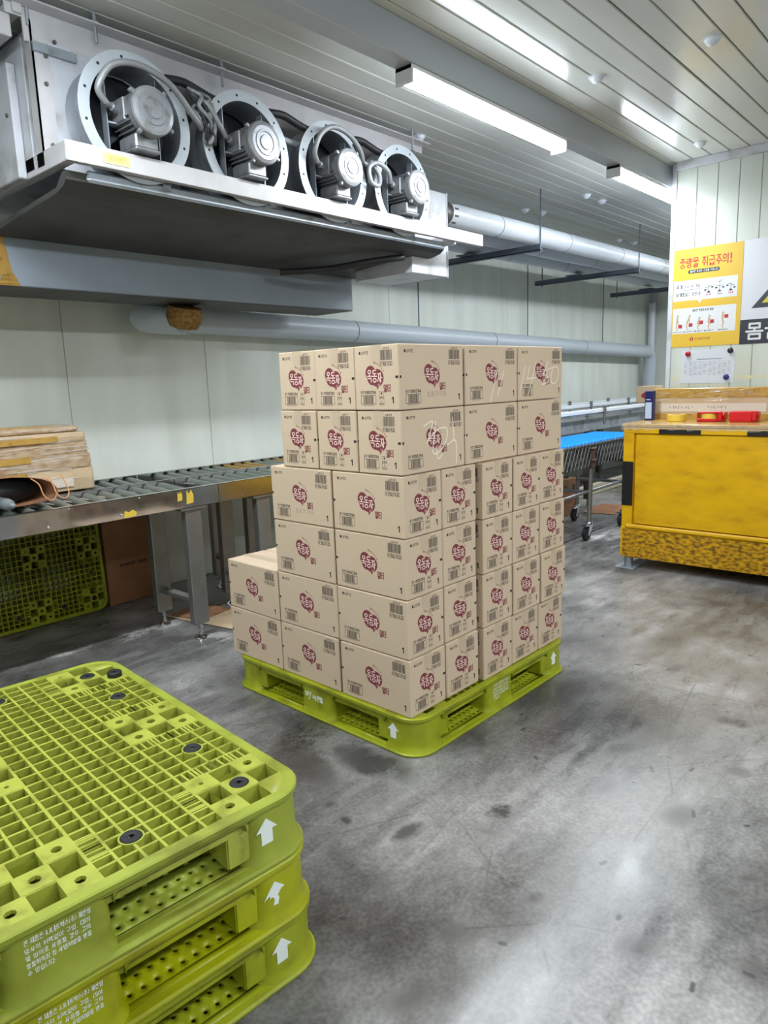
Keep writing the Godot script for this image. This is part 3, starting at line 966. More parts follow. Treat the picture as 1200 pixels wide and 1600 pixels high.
func floor_image(n: int, span: float) -> Array:
	# colour and roughness of worn, sealed concrete: cloudy grey, dark scuffed patches, pale crust, fine speckle
	var mk := func(sd: int, f: float, o: int, kind := FastNoiseLite.TYPE_SIMPLEX_SMOOTH) -> FastNoiseLite:
		var x := FastNoiseLite.new()
		x.seed = sd
		x.frequency = f
		x.fractal_octaves = o
		x.noise_type = kind
		return x
	var cloud: Image = mk.call(1, 5.0 / n, 5).get_seamless_image(n, n, false, false, 0.1, false)
	var stain: Image = mk.call(2, 9.0 / n, 6).get_seamless_image(n, n, false, false, 0.1, false)
	var fine: Image = mk.call(3, 130.0 / n, 4).get_seamless_image(n, n, false, false, 0.1, false)
	var crust: Image = mk.call(4, 14.0 / n, 6).get_seamless_image(n, n, false, false, 0.1, false)
	for im in [cloud, stain, fine, crust]:
		im.convert(Image.FORMAT_L8)
	# grain and drag marks: one noise drawn small and stretched along x, one left fine
	var fleck: Image = mk.call(6, 420.0 / n, 3).get_seamless_image(n, n, false, false, 0.1, false)
	var drag: Image = mk.call(7, 60.0 / n, 6).get_seamless_image(n / 4, n, false, false, 0.1, false)
	drag.resize(n, n, Image.INTERPOLATE_CUBIC)
	fleck.convert(Image.FORMAT_L8)
	drag.convert(Image.FORMAT_L8)
	var g := fleck.get_data()
	var h := drag.get_data()
	var a := cloud.get_data()
	var b := stain.get_data()
	var f := fine.get_data()
	var d := crust.get_data()
	var col := PackedByteArray()
	var rou := PackedByteArray()
	col.resize(n * n * 3)
	rou.resize(n * n)
	# spots the photograph shows, in metres: x, z, half length, half width, turn, strength
	var spots := FLOOR_SPOTS
	var px := span / n
	var mask := PackedFloat32Array()
	mask.resize(n * n)
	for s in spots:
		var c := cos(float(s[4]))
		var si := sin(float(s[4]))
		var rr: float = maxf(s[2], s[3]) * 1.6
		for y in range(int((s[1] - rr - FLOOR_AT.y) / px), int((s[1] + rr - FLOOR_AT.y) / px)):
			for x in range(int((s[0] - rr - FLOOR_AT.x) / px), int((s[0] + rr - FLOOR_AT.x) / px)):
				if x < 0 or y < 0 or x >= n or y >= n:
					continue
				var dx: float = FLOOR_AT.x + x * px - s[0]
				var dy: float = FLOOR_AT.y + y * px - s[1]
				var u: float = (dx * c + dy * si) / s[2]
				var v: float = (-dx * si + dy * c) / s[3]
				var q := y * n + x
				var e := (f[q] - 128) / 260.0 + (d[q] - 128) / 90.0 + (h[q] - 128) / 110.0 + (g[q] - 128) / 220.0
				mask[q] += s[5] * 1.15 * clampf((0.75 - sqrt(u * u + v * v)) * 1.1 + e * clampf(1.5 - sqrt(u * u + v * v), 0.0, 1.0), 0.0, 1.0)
	for i in n * n:
		var grain := (g[i] - 128) / 1500.0
		var v := 0.475 + (a[i] - 128) / 520.0 + (f[i] - 128) / 2600.0 + (h[i] - 128) / 1300.0 + grain
		var st := clampf((b[i] - 138 + (h[i] - 128) * 0.35) / 80.0, 0.0, 1.0)
		var cr := clampf((d[i] - 140 + (h[i] - 128) * 0.3) / 80.0, 0.0, 1.0)
		v -= st * 0.19
		v += cr * 0.07
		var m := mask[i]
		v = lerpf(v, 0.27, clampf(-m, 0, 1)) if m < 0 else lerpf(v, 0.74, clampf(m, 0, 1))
		v = clampf(v, 0.05, 0.95)
		var k := int(v * 255)
		var warm := clampf(st * 0.6 - m * 0.3, 0.0, 1.0)
		col[i * 3] = k
		col[i * 3 + 1] = int(k * (0.985 - 0.03 * warm))
		col[i * 3 + 2] = int(k * (0.97 - 0.07 * warm))
		rou[i] = int(clampf(0.29 + (h[i] - 128) / 900.0 + st * 0.12 + cr * 0.12 + (a[i] - 128) / 800.0 + maxf(m, 0) * 0.25, 0.05, 1.0) * 255)
	# scratches and short black scuffs dragged over the floor
	var pic := Image.create_from_data(n, n, false, Image.FORMAT_RGB8, col)
	var rn := RandomNumberGenerator.new()
	rn.seed = 15
	for i in 620:
		var at := Vector2(rn.randf_range(0.25, 0.75), rn.randf_range(0.2, 0.75)) * n
		var ang := rn.randf_range(-0.5, 0.9) if i % 3 else rn.randf_range(0, TAU)
		var len := rn.randf_range(10, 70) if i % 5 else rn.randf_range(60, 200)
		var tone := rn.randf_range(0.16, 0.30) if i % 4 else 0.62
		dot_line(pic, at, at + Vector2(cos(ang), sin(ang)) * len, rn.randf_range(0.8, 1.6), Color(tone, tone, tone * 0.97, rn.randf_range(0.1, 0.38)))
	for i in 150:
		var at := Vector2(rn.randf_range(0.25, 0.75), rn.randf_range(0.2, 0.75)) * n
		dot_line(pic, at, at + Vector2(rn.randf_range(-9, 9), rn.randf_range(-5, 5)), rn.randf_range(1.5, 4.0), Color(0.17, 0.16, 0.16, rn.randf_range(0.25, 0.7)))
	return [pic, Image.create_from_data(n, n, false, Image.FORMAT_L8, rou)]

# ------------------------------------------------------------------ pallets
const PB := [-0.53, -0.345, -0.09, 0.09, 0.345, 0.53]     # block / gap lines of the deck
var pallet_parts := {}

func plate_hole(s: SurfaceTool, c: Vector3, hx: float, hz: float, r: float, t: float, slope := 0.0) -> void:
	# a plate with a round hole: 8-sided
	var ring := []
	var rim := []
	for i in 8:
		var a := TAU * (i + 0.5) / 8
		var d := Vector2(cos(a), sin(a))
		ring.append(d * r)
		var k := 1.0 / maxf(absf(d.x), absf(d.y))
		var e := d * k
		rim.append(Vector2(signf(e.x) * hx if absf(e.x) > 0.99 else e.x * hx, signf(e.y) * hz if absf(e.y) > 0.99 else e.y * hz))
	var P := func(q: Vector2, y: float) -> Vector3: return c + Vector3(q.x, y + q.y * slope, q.y)
	for i in 8:
		var j := (i + 1) % 8
		for y in [0.0, -t]:
			var up := Vector3.UP if y == 0.0 else Vector3.DOWN
			oq(s, P.call(ring[i], y), P.call(ring[j], y), P.call(rim[j], y), P.call(rim[i], y), up)
			# corner pieces of the rectangle
			if absf(rim[i].x) < hx - 1e-5 or absf(rim[j].x) < hx - 1e-5:
				if absf(absf(rim[i].x) - hx) > 1e-5 and absf(absf(rim[j].x) - hx) < 1e-5 or absf(absf(rim[j].x) - hx) > 1e-5 and absf(absf(rim[i].x) - hx) < 1e-5:
					var corner := Vector2(signf(rim[i].x + rim[j].x) * hx, signf(rim[i].y + rim[j].y) * hz)
					tri(s, P.call(rim[i], y), P.call(corner, y), P.call(rim[j], y), up)
		var m: Vector2 = (ring[i] + ring[j]) * 0.5
		oq(s, P.call(ring[i], 0), P.call(ring[j], 0), P.call(ring[j], -t), P.call(ring[i], -t), Vector3(-m.x, 0, -m.y))

func turned(s: SurfaceTool, m: ArrayMesh, q: int) -> void:
	s.append_from(m, 0, Transform3D(Basis(Vector3.UP, q * PI / 2), Vector3.ZERO))

func rib_zone(s: SurfaceTool, x0: float, x1: float, z0: float, z1: float, nx: int, nz: int, y0: float, y1: float, t := 0.006) -> void:
	for i in range(1, nx):
		var x := lerpf(x0, x1, float(i) / nx)
		slab(s, Vector3(x - t / 2, y0, z0), Vector3(x + t / 2, y1, z1))
	for i in range(1, nz):
		var z := lerpf(z0, z1, float(i) / nz)
		slab(s, Vector3(x0, y0, z - t / 2), Vector3(x1, y1 - 0.0008, z + t / 2))

func build_pallet_meshes() -> void:
	# frame: rounded band round the top, flange round the foot, nine hollow legs' outer faces, rounded window corners
	var s := S()
	var a := 0.55
	var ring := rounded([Vector2(-a, -a), Vector2(a, -a), Vector2(a, a), Vector2(-a, a)], [0.085, 0.085, 0.085, 0.085], 8)
	loft(s, ring, [Vector2(-0.002, 0.127), Vector2(-0.001, 0.133), Vector2(0.004, 0.136), Vector2(0.005, 0.147), Vector2(0.001, 0.150), Vector2(-0.022, 0.150), Vector2(-0.022, 0.146), Vector2(-0.014, 0.127)], false, true)
	loft(s, ring, [Vector2(0.004, 0.0), Vector2(0.011, 0.003), Vector2(0.012, 0.009), Vector2(0.006, 0.0125), Vector2(-0.012, 0.0150), Vector2(-0.012, 0.0)], false, true)
	var legp := [Vector2(0.007, 0.011), Vector2(0.005, 0.016), Vector2(-0.001, 0.026), Vector2(-0.003, 0.042), Vector2(-0.004, 0.118), Vector2(-0.004, 0.144)]
	var corner := rounded([Vector2(a, a - 0.165), Vector2(a, a), Vector2(a - 0.165, a), Vector2(a - 0.185, a - 0.185)], [0.045, 0.085, 0.045, 0.05], 7)
	var middle := rounded([Vector2(-0.1, a), Vector2(0.1, a), Vector2(0.1, a - 0.19), Vector2(-0.1, a - 0.19)], [0.035, 0.035, 0.04, 0.04], 6)
	var c := S()
	loft(c, corner, legp, false)
	var cm := done(c)
	c = S()
	loft(c, middle, legp, false)
	# rounded upper corners of the fork windows
	for side in [-1.0, 1.0]:
		for e in [[0.1, 1.0], [0.385, -1.0]]:
			var r := 0.026
			var poly := PackedVector2Array([Vector2.ZERO, Vector2(r, 0)])
			for i in range(1, 6):
				var an := PI / 2 * i / 6
				poly.append(Vector2(r - r * sin(an), -r + r * cos(an)))
			poly.append(Vector2(0, -r))
			var flipped := PackedVector2Array()
			for p in poly:
				flipped.append(Vector2(side * (e[0] + e[1] * p.x), 0.128 + p.y))
			prism(c, flipped, 0.012, Transform3D(Basis(), Vector3(0, 0, a - 0.017)))
	var mm := done(c)
	for q in 4:
		turned(s, cm, q)
		turned(s, mm, q)
	loft(s, rounded([Vector2(-0.1, -0.1), Vector2(0.1, -0.1), Vector2(0.1, 0.1), Vector2(-0.1, 0.1)], [0.03, 0.03, 0.03, 0.03], 4), [Vector2(0.005, 0.012), Vector2(0, 0.03), Vector2(0, 0.14)], false)
	pallet_parts.frame = done(s)

	# top deck: nine chequered blocks of plates and deep pockets, ribs between them
	s = S()
	var top := 0.149
	for ix in 5:
		for iz in 5:
			var x0: float = PB[ix]
			var x1: float = PB[ix + 1]
			var z0: float = PB[iz]
			var z1: float = PB[iz + 1]
			if ix % 2 == 0 and iz % 2 == 0:
				var wx := (x1 - x0) / 3
				var wz := (z1 - z0) / 3
				for r in 3:
					for k in 3:
						if (r + k) % 2 == 0 and not (ix != 2 and iz != 2 and k == (2 if ix == 4 else 0) and r == (2 if iz == 4 else 0)):
							var hole := 0.012 if r == 1 and k == 1 else (0.011 if (ix == 2) != (iz == 2) or (r != k) else 0.006)
							plate_hole(s, Vector3(x0 + wx * (k + 0.5), top + 0.0005, z0 + wz * (r + 0.5)), wx / 2, wz / 2, hole, 0.008)
				for i in 4:
					# the outermost walls of a corner block stop short of the rounded corner
					var za := z0 + (wz if iz == 0 and (ix == 0 and i == 0 or ix == 4 and i == 3) else 0.0)
					var zb := z1 - (wz if iz == 4 and (ix == 0 and i == 0 or ix == 4 and i == 3) else 0.0)
					var xa := x0 + (wx if ix == 0 and (iz == 0 and i == 0 or iz == 4 and i == 3) else 0.0)
					var xb := x1 - (wx if ix == 4 and (iz == 0 and i == 0 or iz == 4 and i == 3) else 0.0)
					slab(s, Vector3(x0 + wx * i - 0.003, 0.03, za), Vector3(x0 + wx * i + 0.003, top, zb))
					slab(s, Vector3(xa, 0.03, z0 + wz * i - 0.003), Vector3(xb, top - 0.0005, z0 + wz * i + 0.003))
			elif ix % 2 == 1 and iz % 2 == 1:
				rib_zone(s, x0, x1, z0, z1, 6, 6, 0.104, top)
			elif ix % 2 == 1:
				if iz == 2:
					rib_zone(s, x0, x1, z0, z1, 6, 4, 0.104, top)
				else:
					rib_zone(s, x0, x1, z0, z1, 6, 5, 0.104, top)
					var zo := z0 if iz == 0 else z1
					var zs := 1.0 if iz == 0 else -1.0
					rib_zone(s, x0, x0 + 0.0425, zo + zs * 0.05, zo + zs * 0.17, 1, 8, 0.12, top, 0.005)
					rib_zone(s, x1 - 0.0425, x1, zo + zs * 0.05, zo + zs * 0.17, 1, 8, 0.12, top, 0.005)
			else:
				if ix == 2:
					rib_zone(s, x0, x1, z0, z1, 4, 6, 0.104, top)
				else:
					rib_zone(s, x0, x1, z0, z1, 4, 6, 0.104, top)
					rib_zone(s, x0, x1, z0, z0 + 0.0425, 10, 1, 0.12, top, 0.005)
					rib_zone(s, x0, x1, z1 - 0.0425, z1, 10, 1, 0.12, top, 0.005)
	for v in PB:
		var reach := 0.468 if absf(v) > 0.5 else 0.532
		slab(s, Vector3(v - 0.0035, 0.1, -reach), Vector3(v + 0.0035, top - 0.0002, reach))
		slab(s, Vector3(-reach, 0.1, v - 0.0035), Vector3(reach, top - 0.0004, v + 0.0035))
	c = S()
	prism(c, rounded([Vector2(0.466, 0.466), Vector2(0.531, 0.466), Vector2(0.531, 0.531), Vector2(0.466, 0.531)], [0.0, 0.0, 0.06, 0.0], 6), 0.008, Transform3D(Basis(Vector3.RIGHT, -PI / 2), Vector3(0, 0.1415, 0)))
	mm = done(c)
	for q in 4:
		turned(s, mm, q)
	pallet_parts.top_deck = done(s)

	# bottom deck: drilled sloping strip under each fork window, slotted border and cross inside
	s = S()
	c = S()
	for side in [-1.0, 1.0]:
		for i in 10:
			for r in 2:
				var hz := 0.0165
				var z := 0.522 - hz - 0.033 * r
				plate_hole(c, Vector3(side * (0.1 + 0.0285 * (i + 0.5)), 0.0145 + (0.538 - z) * 0.17, z), 0.01425, hz, 0.0055, 0.007, -0.17)
		slab(c, Vector3(side * 0.1, 0.006, 0.52), Vector3(side * 0.385, 0.0150, 0.54))
		for i in 6:
			slab(c, Vector3(side * 0.1, 0.012, 0.448 - 0.022 * i), Vector3(side * 0.385, 0.028, 0.457 - 0.022 * i))
		for i in 7:
			slab(c, Vector3(side * (0.098 + 0.0477 * i), 0.008, 0.335), Vector3(side * (0.108 + 0.0477 * i), 0.027, 0.458))
	for i in 6:
		slab(c, Vector3(-0.1 + 0.038 * i, 0.008, 0.1), Vector3(-0.09 + 0.038 * i, 0.026, 0.37))
	for i in 6:
		slab(c, Vector3(-0.1, 0.008, 0.12 + 0.045 * i), Vector3(0.1, 0.025, 0.128 + 0.045 * i))
	mm = done(c)
	for q in 4:
		turned(s, mm, q)
	pallet_parts.bottom_deck = done(s)
	# black rubber plug with a hole in its middle
	pallet_parts.plug = lathe_mesh([Vector2(0.006, -0.012), Vector2(0.006, 0.002), Vector2(0.010, 0.0035), Vector2(0.019, 0.0035), Vector2(0.022, 0.001), Vector2(0.022, -0.02)], 18)
	pallet_parts.collar = lathe_mesh([Vector2(0.0225, -0.03), Vector2(0.0225, 0.0008), Vector2(0.026, 0.0008), Vector2(0.026, -0.03)], 18)
	var ar := PackedVector2Array([Vector2(0, 0.032), Vector2(0.027, 0.004), Vector2(0.0145, 0.004), Vector2(0.0145, -0.028), Vector2(-0.0145, -0.028), Vector2(-0.0145, 0.004), Vector2(-0.027, 0.004)])
	pallet_parts.arrow = prism_mesh(ar, 0.0008)
	# an arrow with half of its paint gone
	pallet_parts.worn_arrow = prism_mesh(PackedVector2Array([Vector2(0.002, 0.03), Vector2(0.027, 0.008), Vector2(0.018, 0.006), Vector2(0.008, -0.006), Vector2(0.012, -0.012), Vector2(0.008, -0.028), Vector2(-0.004, -0.026), Vector2(0.0, -0.012), Vector2(-0.006, -0.004), Vector2(-0.012, -0.006), Vector2(-0.012, 0.002), Vector2(-0.027, -0.004), Vector2(-0.014, 0.012)]), 0.0008)
	pallet_parts.text = sheet(0.118, 0.078, 0.0006)
	pallet_parts.logo = sheet(0.115, 0.046, 0.0006)

func make_pallet(label: String, group: String, at: Vector3, turn: float, m: Material, worn: Material, plugs: bool, arrow := "arrow") -> Node3D:
	var t := thing("plastic_pallet", label, "pallet", at, turn, group)
	part(t, "frame", pallet_parts.frame, m)
	part(t, "top_deck", pallet_parts.top_deck, worn)
	part(t, "bottom_deck", pallet_parts.bottom_deck, m)
	if plugs:
		for p in [[0.441, 0.218], [0.441, -0.218], [-0.441, 0.218], [-0.441, -0.218], [0.18, 0.447], [-0.18, 0.447], [0.18, -0.447], [-0.18, -0.447], [0.4375, 0.4375], [-0.4375, 0.4375], [0.4375, -0.4375], [-0.4375, -0.4375], [0.499, -0.376]]:
			var raised := 0.012 if p[1] == -0.376 else 0.0
			part(t, "rubber_plug", pallet_parts.plug, M.black_rubber, "black rubber plug", Vector3(p[0], 0.1505 + raised, p[1]))
			part(t, "plug_collar", pallet_parts.collar, worn, "", Vector3(p[0], 0.1496, p[1]))
	# the printed marks: an arrow at the right end of each side, lettering or the hirer's name on the middle leg
	for q in 4:
		var b := Basis(Vector3.UP, q * PI / 2)
		var e := part(t, "arrow_mark", pallet_parts[arrow if q == 0 else "arrow"], M.white_mark, "white arrow pointing up")
		e.transform = Transform3D(b, b * Vector3(0.432, 0.082, 0.5465))
		var named := q % 2 == 1
		var l := part(t, "printed_name" if named else "printed_notice", pallet_parts.logo if named else pallet_parts.text, M.pallet_logo if named else M.pallet_text, "white hirer's name" if named else "white Korean ownership notice")
		l.transform = Transform3D(b, b * Vector3(0.0 if not named else -0.01, 0.086, 0.5463))
	return t

# ------------------------------------------------------------------ cartons
const CL := 0.3575
const CW := 0.2085
const CH := 0.2205

func uvface(s: SurfaceTool, pts: Array, uvs: Array, out: Vector3) -> void:
	var n: Vector3 = (pts[1] - pts[0]).cross(pts[2] - pts[0])
	var order := [0, 2, 1, 0, 3, 2] if n.dot(out) > 0 else [0, 1, 2, 0, 2, 3]
	for i in order:
		s.set_uv(uvs[i])
		s.add_vertex(pts[i])

func carton_mesh() -> ArrayMesh:
	var s := S()
	var hx := CL / 2
	var hz := CW / 2
	var b := 0.0035
	var plain := Vector2(0.3, 0.9)
	var R := func(r: Rect2) -> Array:
		var q := Rect2(r.position / Vector2(1024, 512), r.size / Vector2(1024, 512))
		return [Vector2(q.position.x, q.end.y), q.end, Vector2(q.end.x, q.position.y), q.position]
	var long: Array = R.call(Rect2(2, 2, 636, 388))
	var short: Array = R.call(Rect2(650, 2, 372, 388))
	for sg in [-1.0, 1.0]:
		var z: float = hz * sg
		var x: float = hx * sg
		uvface(s, [Vector3(-sg * (hx - b), b, z), Vector3(sg * (hx - b), b, z), Vector3(sg * (hx - b), CH - b, z), Vector3(-sg * (hx - b), CH - b, z)], long, Vector3(0, 0, sg))
		uvface(s, [Vector3(x, b, sg * (hz - b)), Vector3(x, b, -sg * (hz - b)), Vector3(x, CH - b, -sg * (hz - b)), Vector3(x, CH - b, sg * (hz - b))], short, Vector3(sg, 0, 0))
	s.set_uv(plain)
	# top and bottom flaps meet in a seam along the middle; chamfers round all edges
	for y in [0.0, CH]:
		var up := Vector3.UP if y > 0 else Vector3.DOWN
		for sg in [-1.0, 1.0]:
			oq(s, Vector3(-hx + b, y, sg * 0.0008), Vector3(hx - b, y, sg * 0.0008), Vector3(hx - b, y, sg * (hz - b)), Vector3(-hx + b, y, sg * (hz - b)), up)
		var yi: float = y - up.y * 0.003
		oq(s, Vector3(-hx + b, yi, -0.002), Vector3(hx - b, yi, -0.002), Vector3(hx - b, yi, 0.002), Vector3(-hx + b, yi, 0.002), up)
		var ye: float = y - up.y * b
		for sg in [-1.0, 1.0]:
			oq(s, Vector3(-hx + b, y, sg * (hz - b)), Vector3(hx - b, y, sg * (hz - b)), Vector3(hx - b, ye, sg * hz), Vector3(-hx + b, ye, sg * hz), Vector3(0, up.y, sg))
			oq(s, Vector3(sg * (hx - b), y, -hz + b), Vector3(sg * (hx - b), y, hz - b), Vector3(sg * hx, ye, hz - b), Vector3(sg * hx, ye, -hz + b), Vector3(sg, up.y, 0))
			for sx in [-1.0, 1.0]:
				tri(s, Vector3(sx * (hx - b), y, sg * (hz - b)), Vector3(sx * hx, ye, sg * (hz - b)), Vector3(sx * (hx - b), ye, sg * hz), Vector3(sx, up.y, sg))
	for sx in [-1.0, 1.0]:
		for sz in [-1.0, 1.0]:
			oq(s, Vector3(sx * hx, b, sz * (hz - b)), Vector3(sx * (hx - b), b, sz * hz), Vector3(sx * (hx - b), CH - b, sz * hz), Vector3(sx * hx, CH - b, sz * (hz - b)), Vector3(sx, 0, sz))
	return done(s)

func carton_tape() -> ArrayMesh:
	# one strip along the top seam, folded down over both short ends
	var s := S()
	var t := 0.0007
	var x := CL / 2
	var d := 0.052
	prism(s, PackedVector2Array([Vector2(-x, CH - d), Vector2(-x, CH), Vector2(x, CH), Vector2(x, CH - d), Vector2(x + t, CH - d), Vector2(x + t, CH + t), Vector2(-x - t, CH + t), Vector2(-x - t, CH - d)]), 0.044, Transform3D(Basis(), Vector3(0, 0, -0.022)))
	return done(s)

func build_cartons() -> void:
	var base := carton_base()
	var skins := []
	for k in 6:
		skins.append(carton_material("printed_board_%d" % k, base, k))
	var body := carton_mesh()
	var strip := carton_tape()
	var proto: Node3D = null
	var u := Vector3(0.021, 0, -1).normalized()
	var v := Vector3(1, 0, 0.021).normalized()
	var corner := STACK
	var delta := -0.021
	var put := func(at: Vector3, turn: float, label: String, skin: int) -> void:
		var t: Node3D
		if proto == null:
			t = thing("carton", label, "carton", at, turn, "printed cartons stacked on the pallet")
			part(t, "printed_box", body, skins[skin])
			part(t, "packing_tape", strip, M.packing_tape, "tan packing tape")
			proto = t
		else:
			t = proto.duplicate()
			t.name = numbered("carton")
			add_child(t, true)
			t.position = at
			t.rotation.y = turn
			t.set_meta("label", label)
			t.get_child(0).material_override = skins[skin]
	var lp := 0.364
	var wp := 0.2145
	var layer := ["bottom layer", "second layer up", "third layer up", "fourth layer up", "fifth layer up", "top layer"]
	rng.seed = 77
	for k in 4:
		for i in 3:
			for j in 5:
				if i == 2 and k >= 2:
					continue
				if i > 0 and j > 0 and not (i == 2 and j <= 2 and k < 2):
					continue
				if i == 0 and j > 4:
					continue
				var proud := 0.02 if i == 0 and j >= 2 else 0.0
				if i == 0 and k == 1 and j >= 3:
					proud = 0.028
				var at: Vector3 = corner + u * ((i + 0.5) * lp - proud + rng.randf_range(-0.0035, 0.0035)) + v * ((j + 0.5) * wp + (0.009 if j >= 2 else 0.0) + rng.randf_range(-0.002, 0.002)) + Vector3.UP * CP * k
				if k == 3 and i == 1:
					at += v * -0.004
				var where := ""
				if i == 0 and j == 0:
					where = "carton at the front corner of the stack, %s, both printed sides showing" % layer[k]
				elif j == 0:
					where = "carton with its long side showing, %s, %s from the front corner" % [layer[k], ["", "next", "farthest left"][i]]
				elif i == 0:
					where = "carton with its short end showing, %s, %s along the right side" % [layer[k], ["", "second", "third", "fourth", "last"][j]]
				else:
					where = "plain-topped carton behind the far left carton, %s, %s row back" % [layer[k], ["", "second", "third"][j]]
				var skin := 0
				if k == 3 and i == 1 and j == 0:
					skin = 1
				put.call(at, -PI / 2 + delta + rng.randf_range(-0.01, 0.01), where, skin)
	for k in [4, 5]:
		for i in 3:
			for j in 3:
				if i > 0 and j > 0:
					continue
				var back := 0.006 if k == 5 else 0.0
				var at: Vector3 = corner + u * ((i + 0.5) * wp + rng.randf_range(-0.001, 0.001) + 0.002) + v * ((j + 0.5) * lp - 0.002 + back * 0.0 + rng.randf_range(-0.001, 0.001)) + Vector3.UP * (CP * k)
				if k == 5:
					at += v * [-0.004, 0.0, 0.002][j] + (v * 0.004 * i if j == 0 else Vector3.ZERO)
				var where := ""
				var skin := 0
				if i == 0 and j == 0:
					where = "carton at the front corner, %s, %s" % [layer[k], "with chalk scrawl across the bubble print" if k == 4 else "date stamped under the bubble print"]
					skin = 5 if k == 4 else 2
				elif i == 0:
					where = "carton with its long side to the right, %s, %s" % [layer[k], ["", "middle of three", "farthest of three"][j]]
					if k == 5:
						where = "carton in the top layer with white chalk %s on its long side" % ["", "double stroke 11", "number 14 50"][j]
						skin = 2 + j
				else:
					where = "carton with its short end to the left, %s, %s" % [layer[k], ["", "middle of three", "farthest left"][i]]
				put.call(at, delta + rng.randf_range(-0.004, 0.004) + (0.012 * i if k == 5 and j == 0 else 0.0), where, skin)

# ------------------------------------------------------------------ room
const X0 := -3.0
const X1 := 11.3
const Z1 := 4.5
const PX := 5.57          # face of the partition
const PZ := -2.045        # its free edge

func panels(parent: Node, called: String, m: Material, n: int, mk: Callable) -> void:
	var shared := {}
	for i in n:
		var d: Array = mk.call(i)       # [min, max]
		var size: Vector3 = (d[1] - d[0]).abs()
		var key := str(size.snapped(Vector3.ONE * 0.001))
		if not shared.has(key):
			shared[key] = box_mesh(size, 0.004)
		part(parent, called, shared[key], m, "", (d[0] + d[1]) * 0.5)

